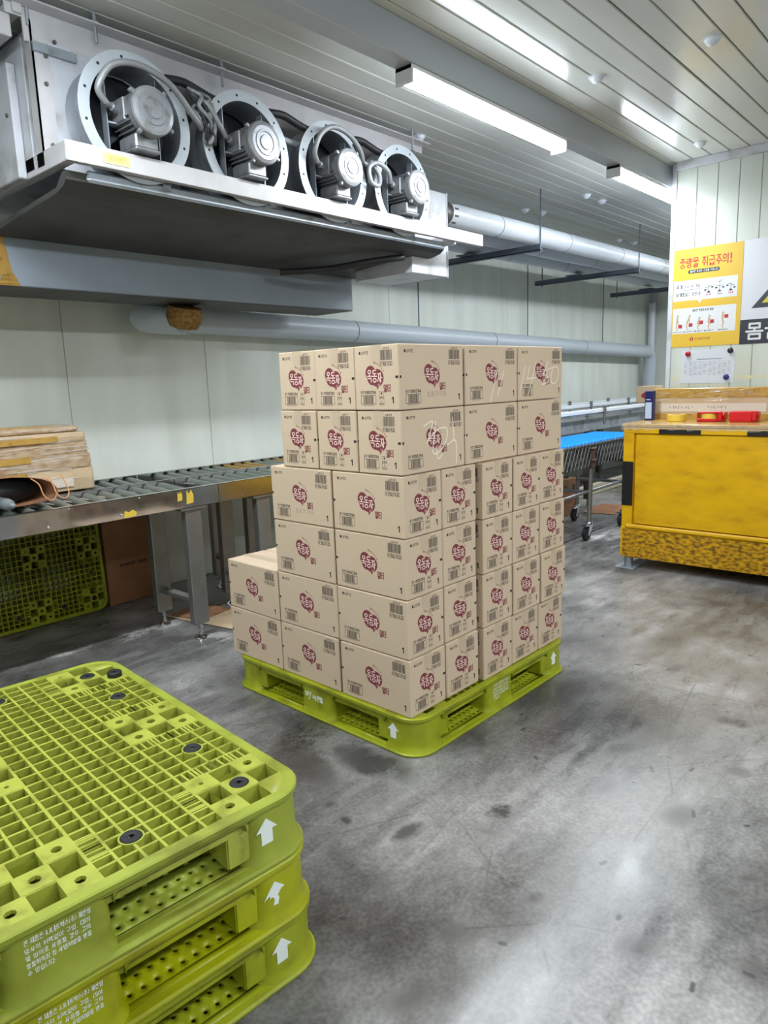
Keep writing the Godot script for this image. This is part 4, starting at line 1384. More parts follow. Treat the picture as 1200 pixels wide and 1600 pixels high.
func build_room() -> void:
	var fl := setting("floor", "worn grey sealed concrete floor with dark scuff marks", "floor")
	var s := S()
	s.set_uv(Vector2.ZERO)
	var pts := [Vector3(X0 - 0.3, 0, Z1 + 0.3), Vector3(X1 + 0.3, 0, Z1 + 0.3), Vector3(X1 + 0.3, 0, WALL - 0.3), Vector3(X0 - 0.3, 0, WALL - 0.3)]
	var uvs := []
	for p in pts:
		uvs.append(Vector2((p.x - FLOOR_AT.x) / FLOOR_SPAN, (p.z - FLOOR_AT.y) / FLOOR_SPAN))
	uvface(s, pts, uvs, Vector3.UP)
	s.set_uv(Vector2.ZERO)
	slab(s, Vector3(X0 - 0.3, -0.2, WALL - 0.3), Vector3(X1 + 0.3, -0.004, Z1 + 0.3))
	part(fl, "concrete", done(s), M.concrete)

	# ceiling: steel-faced strips running along the room, with open joints between them
	var ce := setting("ceiling", "glossy white steel-faced strip ceiling", "ceiling")
	part(ce, "backing", slab_mesh(Vector3(X0 - 0.3, CEIL + 0.012, WALL - 0.3), Vector3(X1 + 0.3, CEIL + 0.2, Z1 + 0.3)), M.ceiling_gap)
	var n := int(ceil((Z1 - WALL) / 0.125))
	panels(ce, "ceiling_strip", M.ceiling_sheet, n, func(i: int) -> Array:
		var z := WALL + 0.125 * i
		return [Vector3(X0, CEIL, z + (0.003 if i % 8 else 0.006)), Vector3(X1, CEIL + 0.014, z + 0.123)])

	var wb := setting("wall_back", "pale long wall of insulated panels behind the conveyor", "wall")
	part(wb, "backing", slab_mesh(Vector3(X0 - 0.3, 0, WALL - 0.2), Vector3(X1 + 0.3, CEIL, WALL - 0.012)), M.wall_gap)
	panels(wb, "wall_panel", M.wall_panel, 15, func(i: int) -> Array:
		var x := X0 - 0.04 + 1.015 * i
		return [Vector3(x + 0.0015, 0, WALL - 0.014), Vector3(minf(x + 1.0135, X1), CEIL, WALL)])
	var wf := setting("wall_far", "pale end wall of insulated panels", "wall")
	part(wf, "backing", slab_mesh(Vector3(X1 + 0.012, 0, WALL - 0.2), Vector3(X1 + 0.2, CEIL, Z1 + 0.2)), M.wall_gap)
	panels(wf, "wall_panel", M.wall_panel, 9, func(i: int) -> Array:
		return [Vector3(X1, 0, WALL + i + 0.002), Vector3(X1 + 0.014, CEIL, minf(WALL + i + 0.998, Z1))])
	var wl := setting("wall_left", "pale panelled wall at the near end of the room", "wall")
	part(wl, "backing", slab_mesh(Vector3(X0 - 0.2, 0, WALL - 0.2), Vector3(X0 - 0.012, CEIL, Z1 + 0.2)), M.wall_gap)
	panels(wl, "wall_panel", M.wall_panel, 9, func(i: int) -> Array:
		return [Vector3(X0 - 0.014, 0, WALL + i + 0.002), Vector3(X0, CEIL, minf(WALL + i + 0.998, Z1))])
	var wr := setting("wall_front", "pale panelled wall behind the viewer", "wall")
	part(wr, "backing", slab_mesh(Vector3(X0 - 0.2, 0, Z1 + 0.012), Vector3(X1 + 0.2, CEIL, Z1 + 0.2)), M.wall_gap)
	panels(wr, "wall_panel", M.wall_panel, 15, func(i: int) -> Array:
		var x := X0 + 1.0 * i
		return [Vector3(x + 0.002, 0, Z1), Vector3(minf(x + 0.998, X1), CEIL, Z1 + 0.014)])

	# partition on the right: narrow ribbed panels, a folded edge strip and a strip under the ceiling
	var wp := setting("wall_right", "white ribbed partition wall with posters above the yellow cabinet", "wall")
	part(wp, "backing", slab_mesh(Vector3(PX + 0.012, 0, PZ + 0.01), Vector3(PX + 0.15, CEIL, Z1)), M.partition_panel)
	panels(wp, "wall_panel", M.partition_panel, 46, func(i: int) -> Array:
		var z := PZ + 0.035 + 0.142 * i
		return [Vector3(PX, 0, z + 0.0008), Vector3(PX + 0.014, CEIL, minf(z + 0.1412, Z1))])
	setting("trim_1", "white folded steel edge of the partition", "trim", slab_mesh(Vector3(PX - 0.004, 0, PZ), Vector3(PX + 0.16, CEIL - 0.001, PZ + 0.036), 0.003), M.white_sheet)
	setting("trim_2", "white angle strip between partition and ceiling", "trim", slab_mesh(Vector3(PX - 0.03, CEIL - 0.055, PZ + 0.037), Vector3(PX - 0.0005, CEIL - 0.0005, Z1), 0.003), M.white_sheet)
	setting("trim_3", "grey steel channel along the ceiling carrying the lamps", "ceiling beam", slab_mesh(Vector3(X0, BEAM_Y, BEAM_Z - 0.10), Vector3(X1, CEIL - 0.0005, BEAM_Z), 0.003), M.beam)
	setting("trim_4", "second steel channel along the ceiling behind the viewer", "ceiling beam", slab_mesh(Vector3(X0, BEAM_Y, ROW_B - 0.05), Vector3(PX - 0.05, CEIL - 0.0005, ROW_B + 0.05), 0.003), M.beam)
	setting("trim_5", "small steel angle in the far corner of the long wall", "trim", slab_mesh(Vector3(X1 - 0.07, 0, WALL + 0.0005), Vector3(X1 - 0.0005, CEIL - 0.001, WALL + 0.07), 0.004), M.white_sheet)

# ------------------------------------------------------------------ lamps
func lamp(x: float, z: float, label: String, power := 1.0) -> void:
	var l := 1.40
	var y := BEAM_Y - 0.001
	var t := thing("batten_lamp", label, "lamp", Vector3(x, y, z), 0.0, "tube lamps under the ceiling channels")
	part(t, "housing", box_mesh(Vector3(l, 0.022, 0.095), 0.004, Vector3(0, -0.011, 0)), M.lamp_housing)
	var s := S()
	var xs := PackedVector2Array()
	for i in 13:
		var a := PI * i / 12
		xs.append(Vector2(cos(a) * 0.046, -0.022 - sin(a) * 0.05))
	prism(s, xs, l - 0.024, Transform3D(Basis(Vector3(0, 0, 1), Vector3(0, 1, 0), Vector3(-1, 0, 0)), Vector3(l / 2 - 0.012, 0, 0)))
	part(t, "lamp_diffuser", done(s), M.lamp_diffuser, "glowing white diffuser")
	for e in [-1.0, 1.0]:
		part(t, "end_cap", box_mesh(Vector3(0.012, 0.075, 0.098), 0.004, Vector3(e * (l / 2 - 0.006), -0.0375, 0)), M.lamp_housing)
	var a := AreaLight3D.new()
	a.name = "lamp_light"
	a.area_size = Vector2(l - 0.05, 0.07)
	a.light_energy = LAMP_POWER * power
	a.light_color = Color(0.95, 0.98, 1.0)
	a.area_range = 40.0
	a.area_attenuation = 2.0
	a.shadow_enabled = true
	a.position = Vector3(0, -0.078, 0)
	a.rotation = Vector3(-PI / 2, 0, 0)
	t.add_child(a)

func build_lamps() -> void:
	var z := BEAM_Z - 0.05
	lamp(0.82, z, "tube lamp at the near end of the ceiling channel over the cooler")
	lamp(3.29, z, "bright tube lamp under the ceiling channel right of the cooler")
	lamp(5.42, z, "bright tube lamp farther along, partly behind the partition edge")
	lamp(7.55, z, "tube lamp of the far part of the room beyond the partition")
	lamp(9.8, z, "last tube lamp at the far end of the room")
	lamp(-1.3, z, "tube lamp at the left end of the room")
	lamp(-1.2, ROW_B, "tube lamp behind the viewer, left", 0.3)
	lamp(0.8, ROW_B, "tube lamp behind the viewer, middle", 0.5)
	lamp(2.6, ROW_B, "tube lamp behind the viewer, right", 2.2)

func build_caps() -> void:
	# white domes covering the ceiling bolts; some carry a hanger
	var dome := lathe_mesh([Vector2(0.034, 0.0), Vector2(0.034, -0.008), Vector2(0.024, -0.022), Vector2(0.012, -0.03), Vector2(0.0, -0.031)].map(func(p): return Vector2(p.x, p.y)), 16, Transform3D(), true)
	var spots := [[3.69, -1.20, "nearest to the viewer"], [3.70, -1.76, "right of the first lamp"], [5.21, -1.74, "in front of the partition"], [3.72, -2.93, "at the right end of the cooler"], [5.96, -3.50, "above the pipe hanger"], [6.19, -3.46, "beside the pipe hanger"], [5.90, -2.88, "beyond the first lamp"], [6.20, -2.88, "next to the one beyond the lamp"], [8.1, -3.55, "near the far hanger"], [8.4, -3.5, "right of the far hanger"]]
	for p in spots:
		var t := thing("bolt_cover", "small white domed ceiling bolt cover " + p[2], "bolt cover", Vector3(p[0], CEIL + 0.0005, p[1]), 0.0, "bolt covers on the ceiling")
		part(t, "dome", dome, M.white_pipe)
		part(t, "rim", lathe_mesh([Vector2(0.0, -0.004), Vector2(0.042, -0.004), Vector2(0.042, 0.0)], 16), M.white_pipe)

# ------------------------------------------------------------------ cooling unit
func build_cooler() -> void:
	var t := thing("air_cooler", "ceiling-hung cooling unit with four fan motors in round rings", "air cooler", Vector3(1.36, 2.24, -2.93))
	# x 0..2.3 along the front, y 0..0.55, front at z = 0, back at -1.05
	var L := 2.24
	var H := 0.545
	var s := S()
	slab(s, Vector3(0.03, 0.03, -1.05), Vector3(L, H - 0.02, -0.03), 0.004)
	part(t, "casing", done(s), M.white_sheet)
	# front sheet: four bays, each with a round opening (two halves meeting at the fan's middle)
	for i in 4:
		var cx := 0.33 + 0.559 * i
		s = S()
		for sg in [-1.0, 1.0]:
			var edge: float = 0.05 if i == 0 and sg < 0 else (L if i == 3 and sg > 0 else cx + sg * 0.2795)
			var half := PackedVector2Array([Vector2(cx, H - 0.09), Vector2(edge, H - 0.09), Vector2(edge, 0.0), Vector2(cx, 0.0)])
			for k in 17:
				var a := -PI / 2 + PI * k / 16
				half.append(Vector2(cx + sg * 0.197 * cos(a), 0.204 + 0.197 * sin(a)))
			prism(s, half, 0.004, Transform3D(Basis(), Vector3(0, 0, -0.006)))
		part(t, "fan_plate", done(s), M.white_sheet if i == 0 else M.plate_grey)
	part(t, "dark_back", slab_mesh(Vector3(0.06, 0.02, -0.029), Vector3(L - 0.03, H - 0.08, -0.024)), M.dark_inside)
	# top rail and angle frame, left upright, left end panels
	s = S()
	slab(s, Vector3(-0.02, H - 0.105, -0.02), Vector3(L + 0.02, H - 0.02, -0.012))
	part(t, "upper_sheet", done(s), M.painted_frame)
	s = S()
	slab(s, Vector3(-0.08, H + 0.012, -0.02), Vector3(L + 0.16, H + 0.018, 0.055))
	slab(s, Vector3(-0.08, H - 0.025, -0.02), Vector3(L + 0.16, H + 0.012, -0.014))
	part(t, "top_rail", done(s), M.painted_frame)
	s = S()
	slab(s, Vector3(-0.055, H - 0.02, -1.05), Vector3(-0.02, H + 0.03, 0.0), 0.003)
	slab(s, Vector3(-0.10, H - 0.1, -1.05), Vector3(-0.055, H - 0.02, -0.03), 0.003)
	part(t, "side_rail", done(s), M.painted_frame)
	s = S()
	slab(s, Vector3(0.0, 0.0, -0.006), Vector3(0.065, H - 0.03, 0.0))
	slab(s, Vector3(0.0, 0.0, -0.06), Vector3(0.006, H - 0.03, 0.0))
	part(t, "corner_post", done(s), M.painted_frame)
	s = S()
	slab(s, Vector3(0.0, 0.0, -1.05), Vector3(0.03, H - 0.06, -0.09), 0.003)
	slab(s, Vector3(-0.035, -0.02, -1.05), Vector3(-0.001, H - 0.14, -0.16), 0.004)
	part(t, "end_panel", done(s), M.white_sheet)
	part(t, "gusset", slab_mesh(Vector3(0.0, H - 0.14, -0.002), Vector3(0.17, H - 0.105, 0.012), 0.002), M.galvanised)
	# screws on the front and end sheets
	s = S()
	for p in [[0.04, 0.30], [0.04, 0.08], [0.09, 0.46], [0.05, 0.40], [2.2, 0.40], [2.2, 0.1]]:
		rod(s, Vector3(p[0], p[1], -0.002), Vector3(p[0], p[1], 0.008), 0.008, 8)
	for z in [-0.2, -0.45, -0.8]:
		rod(s, Vector3(-0.036, 0.2 + z * -0.1, z), Vector3(-0.042, 0.2 + z * -0.1, z), 0.008, 8)
	part(t, "screw", done(s), M.dark_steel).set_meta("kind", "stuff")

	# one fan, built round its own centre, axis towards +z; copied for the other three
	var ring := S()
	var shroud := S()
	var zf := 0.15
	lathe(shroud, [Vector2(0.206, 0.0), Vector2(0.206, zf)], 40, along(Vector3.ZERO, Vector3.BACK), true)
	lathe(shroud, [Vector2(0.20, zf), Vector2(0.20, 0.0)], 40, along(Vector3.ZERO, Vector3.BACK), true)
	lathe(shroud, [Vector2(0.225, 0.0), Vector2(0.21, 0.02), Vector2(0.206, 0.03)], 40, along(Vector3.ZERO, Vector3.BACK), true)
	lathe(ring, [Vector2(0.2, zf - 0.004), Vector2(0.246, zf - 0.004), Vector2(0.246, zf), Vector2(0.2, zf), Vector2(0.2, zf - 0.004)], 48, along(Vector3.ZERO, Vector3.BACK))
	var holes := S()
	for k in 12:
		var a := TAU * (k + 0.4) / 12
		var p := Vector3(cos(a) * 0.223, sin(a) * 0.223, zf)
		rod(holes, p - Vector3(0, 0, 0.003), p + Vector3(0, 0, 0.0012), 0.006, 8)
	var singles := []
	for x in [-0.125, 0.1]:
		var h := sqrt(0.2 * 0.2 - x * x)
		singles.append(["strut", slab_mesh(Vector3(x - 0.002, -h, zf - 0.05), Vector3(x + 0.002, h, zf - 0.012)), "galvanised"])
	for y in [-0.035, 0.029]:
		singles.append(["cross_strut", slab_mesh(Vector3(-0.125, y, zf - 0.045), Vector3(0.1, y + 0.006, zf - 0.015)), "galvanised"])
	for k in 4:
		var b := Basis(Vector3.BACK, TAU * k / 4 + 0.5) * Basis(Vector3.RIGHT, 0.6)
		var poly := PackedVector2Array()
		for q in [[0.03, -0.03], [0.1, -0.06], [0.17, -0.075], [0.185, -0.03], [0.18, 0.05], [0.13, 0.055], [0.06, 0.04], [0.03, 0.03]]:
			poly.append(Vector2(q[0], q[1]))
		singles.append(["blade", prism_mesh(poly, 0.003, Transform3D(b, Vector3(0, 0, 0.045))), "blade"])
	singles.append(["hub", rod_mesh(Vector3(0, 0, 0.015), Vector3(0, 0, 0.07), 0.035, 16), "blade"])
	# motor: ribbed body, flat front cover with stepped rings, terminal box under it, gland at its left
	var body := S()
	var mz := along(Vector3(0, 0, 0.08), Vector3.BACK)
	lathe(body, [Vector2(0.0, 0.0), Vector2(0.06, 0.0), Vector2(0.072, 0.02), Vector2(0.076, 0.16), Vector2(0.0, 0.16)], 32, mz)
	for k in 30:
		var a := TAU * k / 30
		if absf(sin(a + 0.25)) > 0.25 and absf(cos(a - 0.1)) > 0.2:
			box(body, Vector3(cos(a) * 0.079, sin(a) * 0.079, 0.155), Vector3(0.018, 0.005, 0.125), 0.001, Basis(Vector3.BACK, a))
	box(body, Vector3(-0.07, 0.01, 0.14), Vector3(0.035, 0.085, 0.12), 0.004)
	var cover := S()
	lathe(cover, [Vector2(0.078, 0.150), Vector2(0.091, 0.153), Vector2(0.092, 0.185), Vector2(0.088, 0.193), Vector2(0.072, 0.197), Vector2(0.056, 0.197), Vector2(0.054, 0.2005), Vector2(0.046, 0.2005), Vector2(0.044, 0.197), Vector2(0.032, 0.197), Vector2(0.030, 0.202), Vector2(0.0, 0.203)], 40, mz)
	for a in [0.9, 2.5, 4.1, -0.55]:
		box(cover, Vector3(cos(a) * 0.098, sin(a) * 0.098, 0.252), Vector3(0.022, 0.016, 0.02), 0.003, Basis(Vector3.BACK, a))
	var term := S()
	box(term, Vector3(-0.01, -0.105, 0.16), Vector3(0.10, 0.055, 0.13), 0.006)
	box(term, Vector3(-0.01, -0.136, 0.16), Vector3(0.11, 0.012, 0.14), 0.004)
	var gland := S()
	rod(gland, Vector3(-0.085, 0.01, 0.15), Vector3(-0.125, 0.015, 0.17), 0.016, 12)
	rod(gland, Vector3(-0.12, 0.014, 0.167), Vector3(-0.15, 0.018, 0.182), 0.012, 8)
	var foot := S()
	slab(foot, Vector3(-0.04, -0.19, 0.08), Vector3(0.02, -0.13, 0.086))
	rod(foot, Vector3(0.03, -0.14, 0.12), Vector3(0.03, -0.125, 0.16), 0.01, 8)
	var hose := S()
	tube(hose, smooth_path([Vector3(0.02, -0.11, 0.1), Vector3(0.03, -0.15, 0.13), Vector3(0.0, -0.17, 0.11), Vector3(-0.03, -0.14, 0.09)], 6), 0.007, 8)
	var fan := Node3D.new()
	fan.name = "fan"
	t.add_child(fan, true)
	fan.position = Vector3(0.33, 0.204, 0)
	for p in [["shroud", shroud, "galvanised"], ["flange_ring", ring, "flange_paint"], ["flange_hole", holes, "black_rubber"], ["motor", body, "motor_paint"], ["motor_cover", cover, "motor_paint"], ["terminal_box", term, "motor_paint"], ["cable_gland", gland, "motor_paint"], ["motor_foot", foot, "motor_paint"], ["wire", hose, "grey_conduit"]]:
		var e := part(fan, p[0], done(p[1]), M[p[2]])
		if p[0] == "flange_hole":
			e.set_meta("kind", "stuff")
	for p in singles:
		part(fan, p[0], p[1], M[p[2]])
	for i in range(1, 4):
		var f := fan.duplicate()
		f.name = "fan_%03d" % i
		t.add_child(f, true)
		f.position = Vector3(0.33 + 0.559 * i, 0.204, 0)
		f.rotation.z = 0.0
	# conduits from the glands and the corrugated hose along the top
	var C := func(i: int) -> Vector3: return Vector3(0.33 + 0.559 * i, 0.204, 0)
	var cab := S()
	var g := Vector3(-0.15, 0.018, 0.182)
	tube(cab, smooth_path([C.call(0) + g, C.call(0) + Vector3(-0.185, 0.06, 0.2), C.call(0) + Vector3(-0.13, 0.145, 0.22), C.call(0) + Vector3(-0.02, 0.17, 0.23), C.call(0) + Vector3(0.12, 0.14, 0.22), C.call(0) + Vector3(0.24, 0.06, 0.19), C.call(0) + Vector3(0.30, 0.03, 0.16)], 8), 0.013, 10)
	part(t, "conduit", done(cab), M.grey_conduit)
	cab = S()
	tube(cab, smooth_path([C.call(1) + g, C.call(1) + Vector3(-0.19, 0.05, 0.2), C.call(1) + Vector3(-0.235, 0.12, 0.19), C.call(1) + Vector3(-0.26, 0.14, 0.17)], 8), 0.011, 10)
	part(t, "conduit", done(cab), M.grey_conduit)
	cab = S()
	tube(cab, smooth_path([C.call(2) + g, C.call(2) + Vector3(-0.18, 0.06, 0.2), C.call(2) + Vector3(-0.15, 0.14, 0.22), C.call(2) + Vector3(-0.06, 0.19, 0.22), C.call(2) + Vector3(0.06, 0.18, 0.21), C.call(2) + Vector3(0.16, 0.13, 0.19), C.call(2) + Vector3(0.21, 0.09, 0.16)], 8), 0.013, 10)
	part(t, "conduit", done(cab), M.grey_conduit)
	cab = S()
	tube(cab, smooth_path([C.call(3) + g, C.call(3) + Vector3(-0.2, 0.06, 0.21), C.call(3) + Vector3(-0.27, 0.09, 0.2), C.call(3) + Vector3(-0.33, 0.06, 0.19), C.call(3) + Vector3(-0.32, -0.01, 0.19), C.call(3) + Vector3(-0.26, -0.02, 0.19), C.call(3) + Vector3(-0.24, 0.04, 0.18), C.call(3) + Vector3(-0.30, 0.1, 0.17)], 8), 0.013, 10)
	part(t, "conduit", done(cab), M.grey_conduit)
	for i in 3:
		cab = S()
		tube(cab, smooth_path([C.call(i) + Vector3(0.18, 0.21, 0.10), C.call(i) + Vector3(0.26, 0.215, 0.11), C.call(i) + Vector3(0.36, 0.195, 0.11), C.call(i) + Vector3(0.44, 0.17, 0.13)], 16), 0.017, 10, 0.14)
		part(t, "corrugated_hose", done(cab), M.black_hose)
		cab = S()
		tube(cab, [C.call(i) + Vector3(0.19, 0.13, 0.06), C.call(i) + Vector3(0.43, 0.12, 0.06)], 0.014, 10)
		part(t, "stay_tube", done(cab), M.white_pipe)
	# tangle of loose leads between the first two fans and above the third
	rng.seed = 5
	for i in 6:
		cab = S()
		var p := C.call(0) + Vector3(0.27, 0.12, 0.15) as Vector3
		var path := [p + Vector3(-0.02, 0.06, 0)]
		for k in 5:
			path.append(p + Vector3(rng.randf_range(-0.03, 0.07) + 0.008 * k, 0.03 - 0.045 * k, rng.randf_range(0, 0.04)))
		if i < 2:
			path.append(p + Vector3(0.09, -0.08, 0.03))
			path.append(p + Vector3(0.085, 0.02, 0.02))
		tube(cab, smooth_path(path, 6), rng.randf_range(0.004, 0.009), 7)
		part(t, "lead", done(cab), M.black_hose if i % 2 else M.grey_conduit)
	for i in 4:
		cab = S()
		var p := C.call(2) + Vector3(0.15, 0.17, 0.15) as Vector3
		var path := [p]
		for k in 4:
			path.append(p + Vector3(0.028 * (k + 1) + rng.randf_range(-0.012, 0.012), -0.045 * (k + 1) + rng.randf_range(-0.01, 0.02), rng.randf_range(-0.02, 0.03)))
		tube(cab, smooth_path(path, 6), rng.randf_range(0.005, 0.01), 7)
		part(t, "lead", done(cab), M.black_hose)
	# box of the right end, deeper than the fan section
	var eb := thing("pipe_box", "white insulated box at the right end of the cooling unit where the pipes leave", "pipe box", t.position)
	s = S()
	slab(s, Vector3(2.262, -0.205, -0.5), Vector3(2.63, 0.318, -0.002), 0.004)
	slab(s, Vector3(2.628, -0.208, -0.5), Vector3(2.636, 0.322, 0.004), 0.002)
	part(eb, "box_shell", done(s), M.white_sheet)
	part(eb, "hose", tube_mesh(smooth_path([Vector3(2.14, -0.13, 0.03), Vector3(1.95, -0.16, -0.1), Vector3(1.8, -0.19, -0.3), Vector3(1.6, -0.2, -0.5)], 8), 0.02, 10), M.black_hose)
	# hanger bolts
	for p in [[0.0, -0.01], [0.25, 0.03], [2.24, 0.04], [0.86, 0.03]]:
		s = S()
		rod(s, Vector3(p[0], H - 0.05, p[1]), Vector3(p[0], CEIL - 2.24, p[1]), 0.007, 8)
		rod(s, Vector3(p[0], H + 0.018, p[1]), Vector3(p[0], H + 0.03, p[1]), 0.018, 6)
		part(t, "hanger_bolt", done(s), M.galvanised)

	# drip tray under it: white angle rim, sheet-metal pan sloping to the back
	var d := thing("drip_tray", "long white-rimmed sheet metal drip tray under the fan unit", "drip tray", Vector3(1.36, 2.17, -2.74))
	var TL := 2.77
	s = S()
	slab(s, Vector3(0, 0.05, -0.008), Vector3(TL, 0.122, 0.0), 0.002)
	slab(s, Vector3(0, 0.05, -0.03), Vector3(TL, 0.055, -0.001))
	part(d, "front_rim", done(s), M.painted_frame)
	s = S()
	slab(s, Vector3(0, 0.05, -1.25), Vector3(0.008, 0.122, -0.009), 0.002)
	slab(s, Vector3(0.008, 0.05, -1.25), Vector3(0.04, 0.055, -0.031))
	part(d, "end_rim", done(s), M.painted_frame)
	part(d, "end_rim", slab_mesh(Vector3(TL - 0.3, 0.03, -0.42), Vector3(TL - 0.29, 0.09, -0.01), 0.002), M.painted_frame)
	# pan: rounded lower front lip, then the flat underside falling towards the wall
	s = S()
	var prof := PackedVector2Array([Vector2(-0.06, 0.03), Vector2(-0.07, 0.0), Vector2(-0.10, -0.02), Vector2(-0.16, -0.035), Vector2(-0.55, -0.06), Vector2(-0.855, -0.085), Vector2(-0.855, -0.065), Vector2(-0.55, -0.04), Vector2(-0.16, -0.015), Vector2(-0.10, 0.03)])
	prism(s, prof, TL - 0.36, Transform3D(Basis(Vector3(0, 0, 1), Vector3(0, 1, 0), Vector3(-1, 0, 0)), Vector3(TL - 0.34, 0, 0)))
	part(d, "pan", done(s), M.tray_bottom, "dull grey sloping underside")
	part(d, "front_lip", slab_mesh(Vector3(0.10, 0.0, -0.075), Vector3(TL - 0.34, 0.045, -0.055), 0.012), M.galvanised)
	for x in [0.45, 1.0, 1.56, 2.1]:
		part(d, "cross_member", slab_mesh(Vector3(x - 0.02, 0.02, -0.5), Vector3(x + 0.02, 0.058, -0.05), 0.004), M.galvanised)
	var lab := part(d, "name_plate", sheet(0.115, 0.042, 0.001), M.cooler_plate, "small yellowed name plate", Vector3(0.20, 0.087, 0.001))
	lab.rotation.y = 0.0

	# insulated grey box beam below, against the wall side
	var b := thing("insulated_duct", "long grey sheet metal box duct below the drip tray", "duct", Vector3(0, 1.868, -3.6))
	s = S()
	slab(s, Vector3(-2.9, 0, -0.38), Vector3(3.765, 0.24, 0.0), 0.004)
	part(b, "box_shell", done(s), M.grey_duct)
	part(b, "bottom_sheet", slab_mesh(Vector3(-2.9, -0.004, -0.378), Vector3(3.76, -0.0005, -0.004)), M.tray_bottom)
	part(b, "seam", slab_mesh(Vector3(-2.9, 0.236, 0.0005), Vector3(3.76, 0.243, 0.004)), M.dark_steel)
	# crumpled amber tape hanging on its left part
	s = S()
	for q in [[1.41, 0.04, 0.10, 0.2], [1.36, 0.01, 0.09, 0.09], [1.44, 0.0, 0.1, 0.06]]:
		var x := float(q[0])
		var steps := 6
		for i in steps:
			var y0: float = q[1] + q[3] * i / steps
			var y1: float = q[1] + q[3] * (i + 1) / steps
			var w0: float = q[2] * (1.0 - 0.6 * i / steps)
			var w1: float = q[2] * (1.0 - 0.6 * (i + 1) / steps)
			var za := 0.004 + 0.008 * (i % 2)
			var zb := 0.004 + 0.008 * ((i + 1) % 2)
			oq(s, Vector3(x - w0 / 2, y0, za), Vector3(x + w0 / 2, y0, za * 0.6), Vector3(x + w1 / 2, y1, zb * 0.6), Vector3(x - w1 / 2, y1, zb), Vector3.BACK)
			oq(s, Vector3(x - w0 / 2, y0, za - 0.003), Vector3(x + w0 / 2, y0, 0.001), Vector3(x + w1 / 2, y1, 0.001), Vector3(x - w1 / 2, y1, zb - 0.003), Vector3.FORWARD)
	part(b, "tape_patch", done(s), M.amber_tape, "crumpled amber tape")

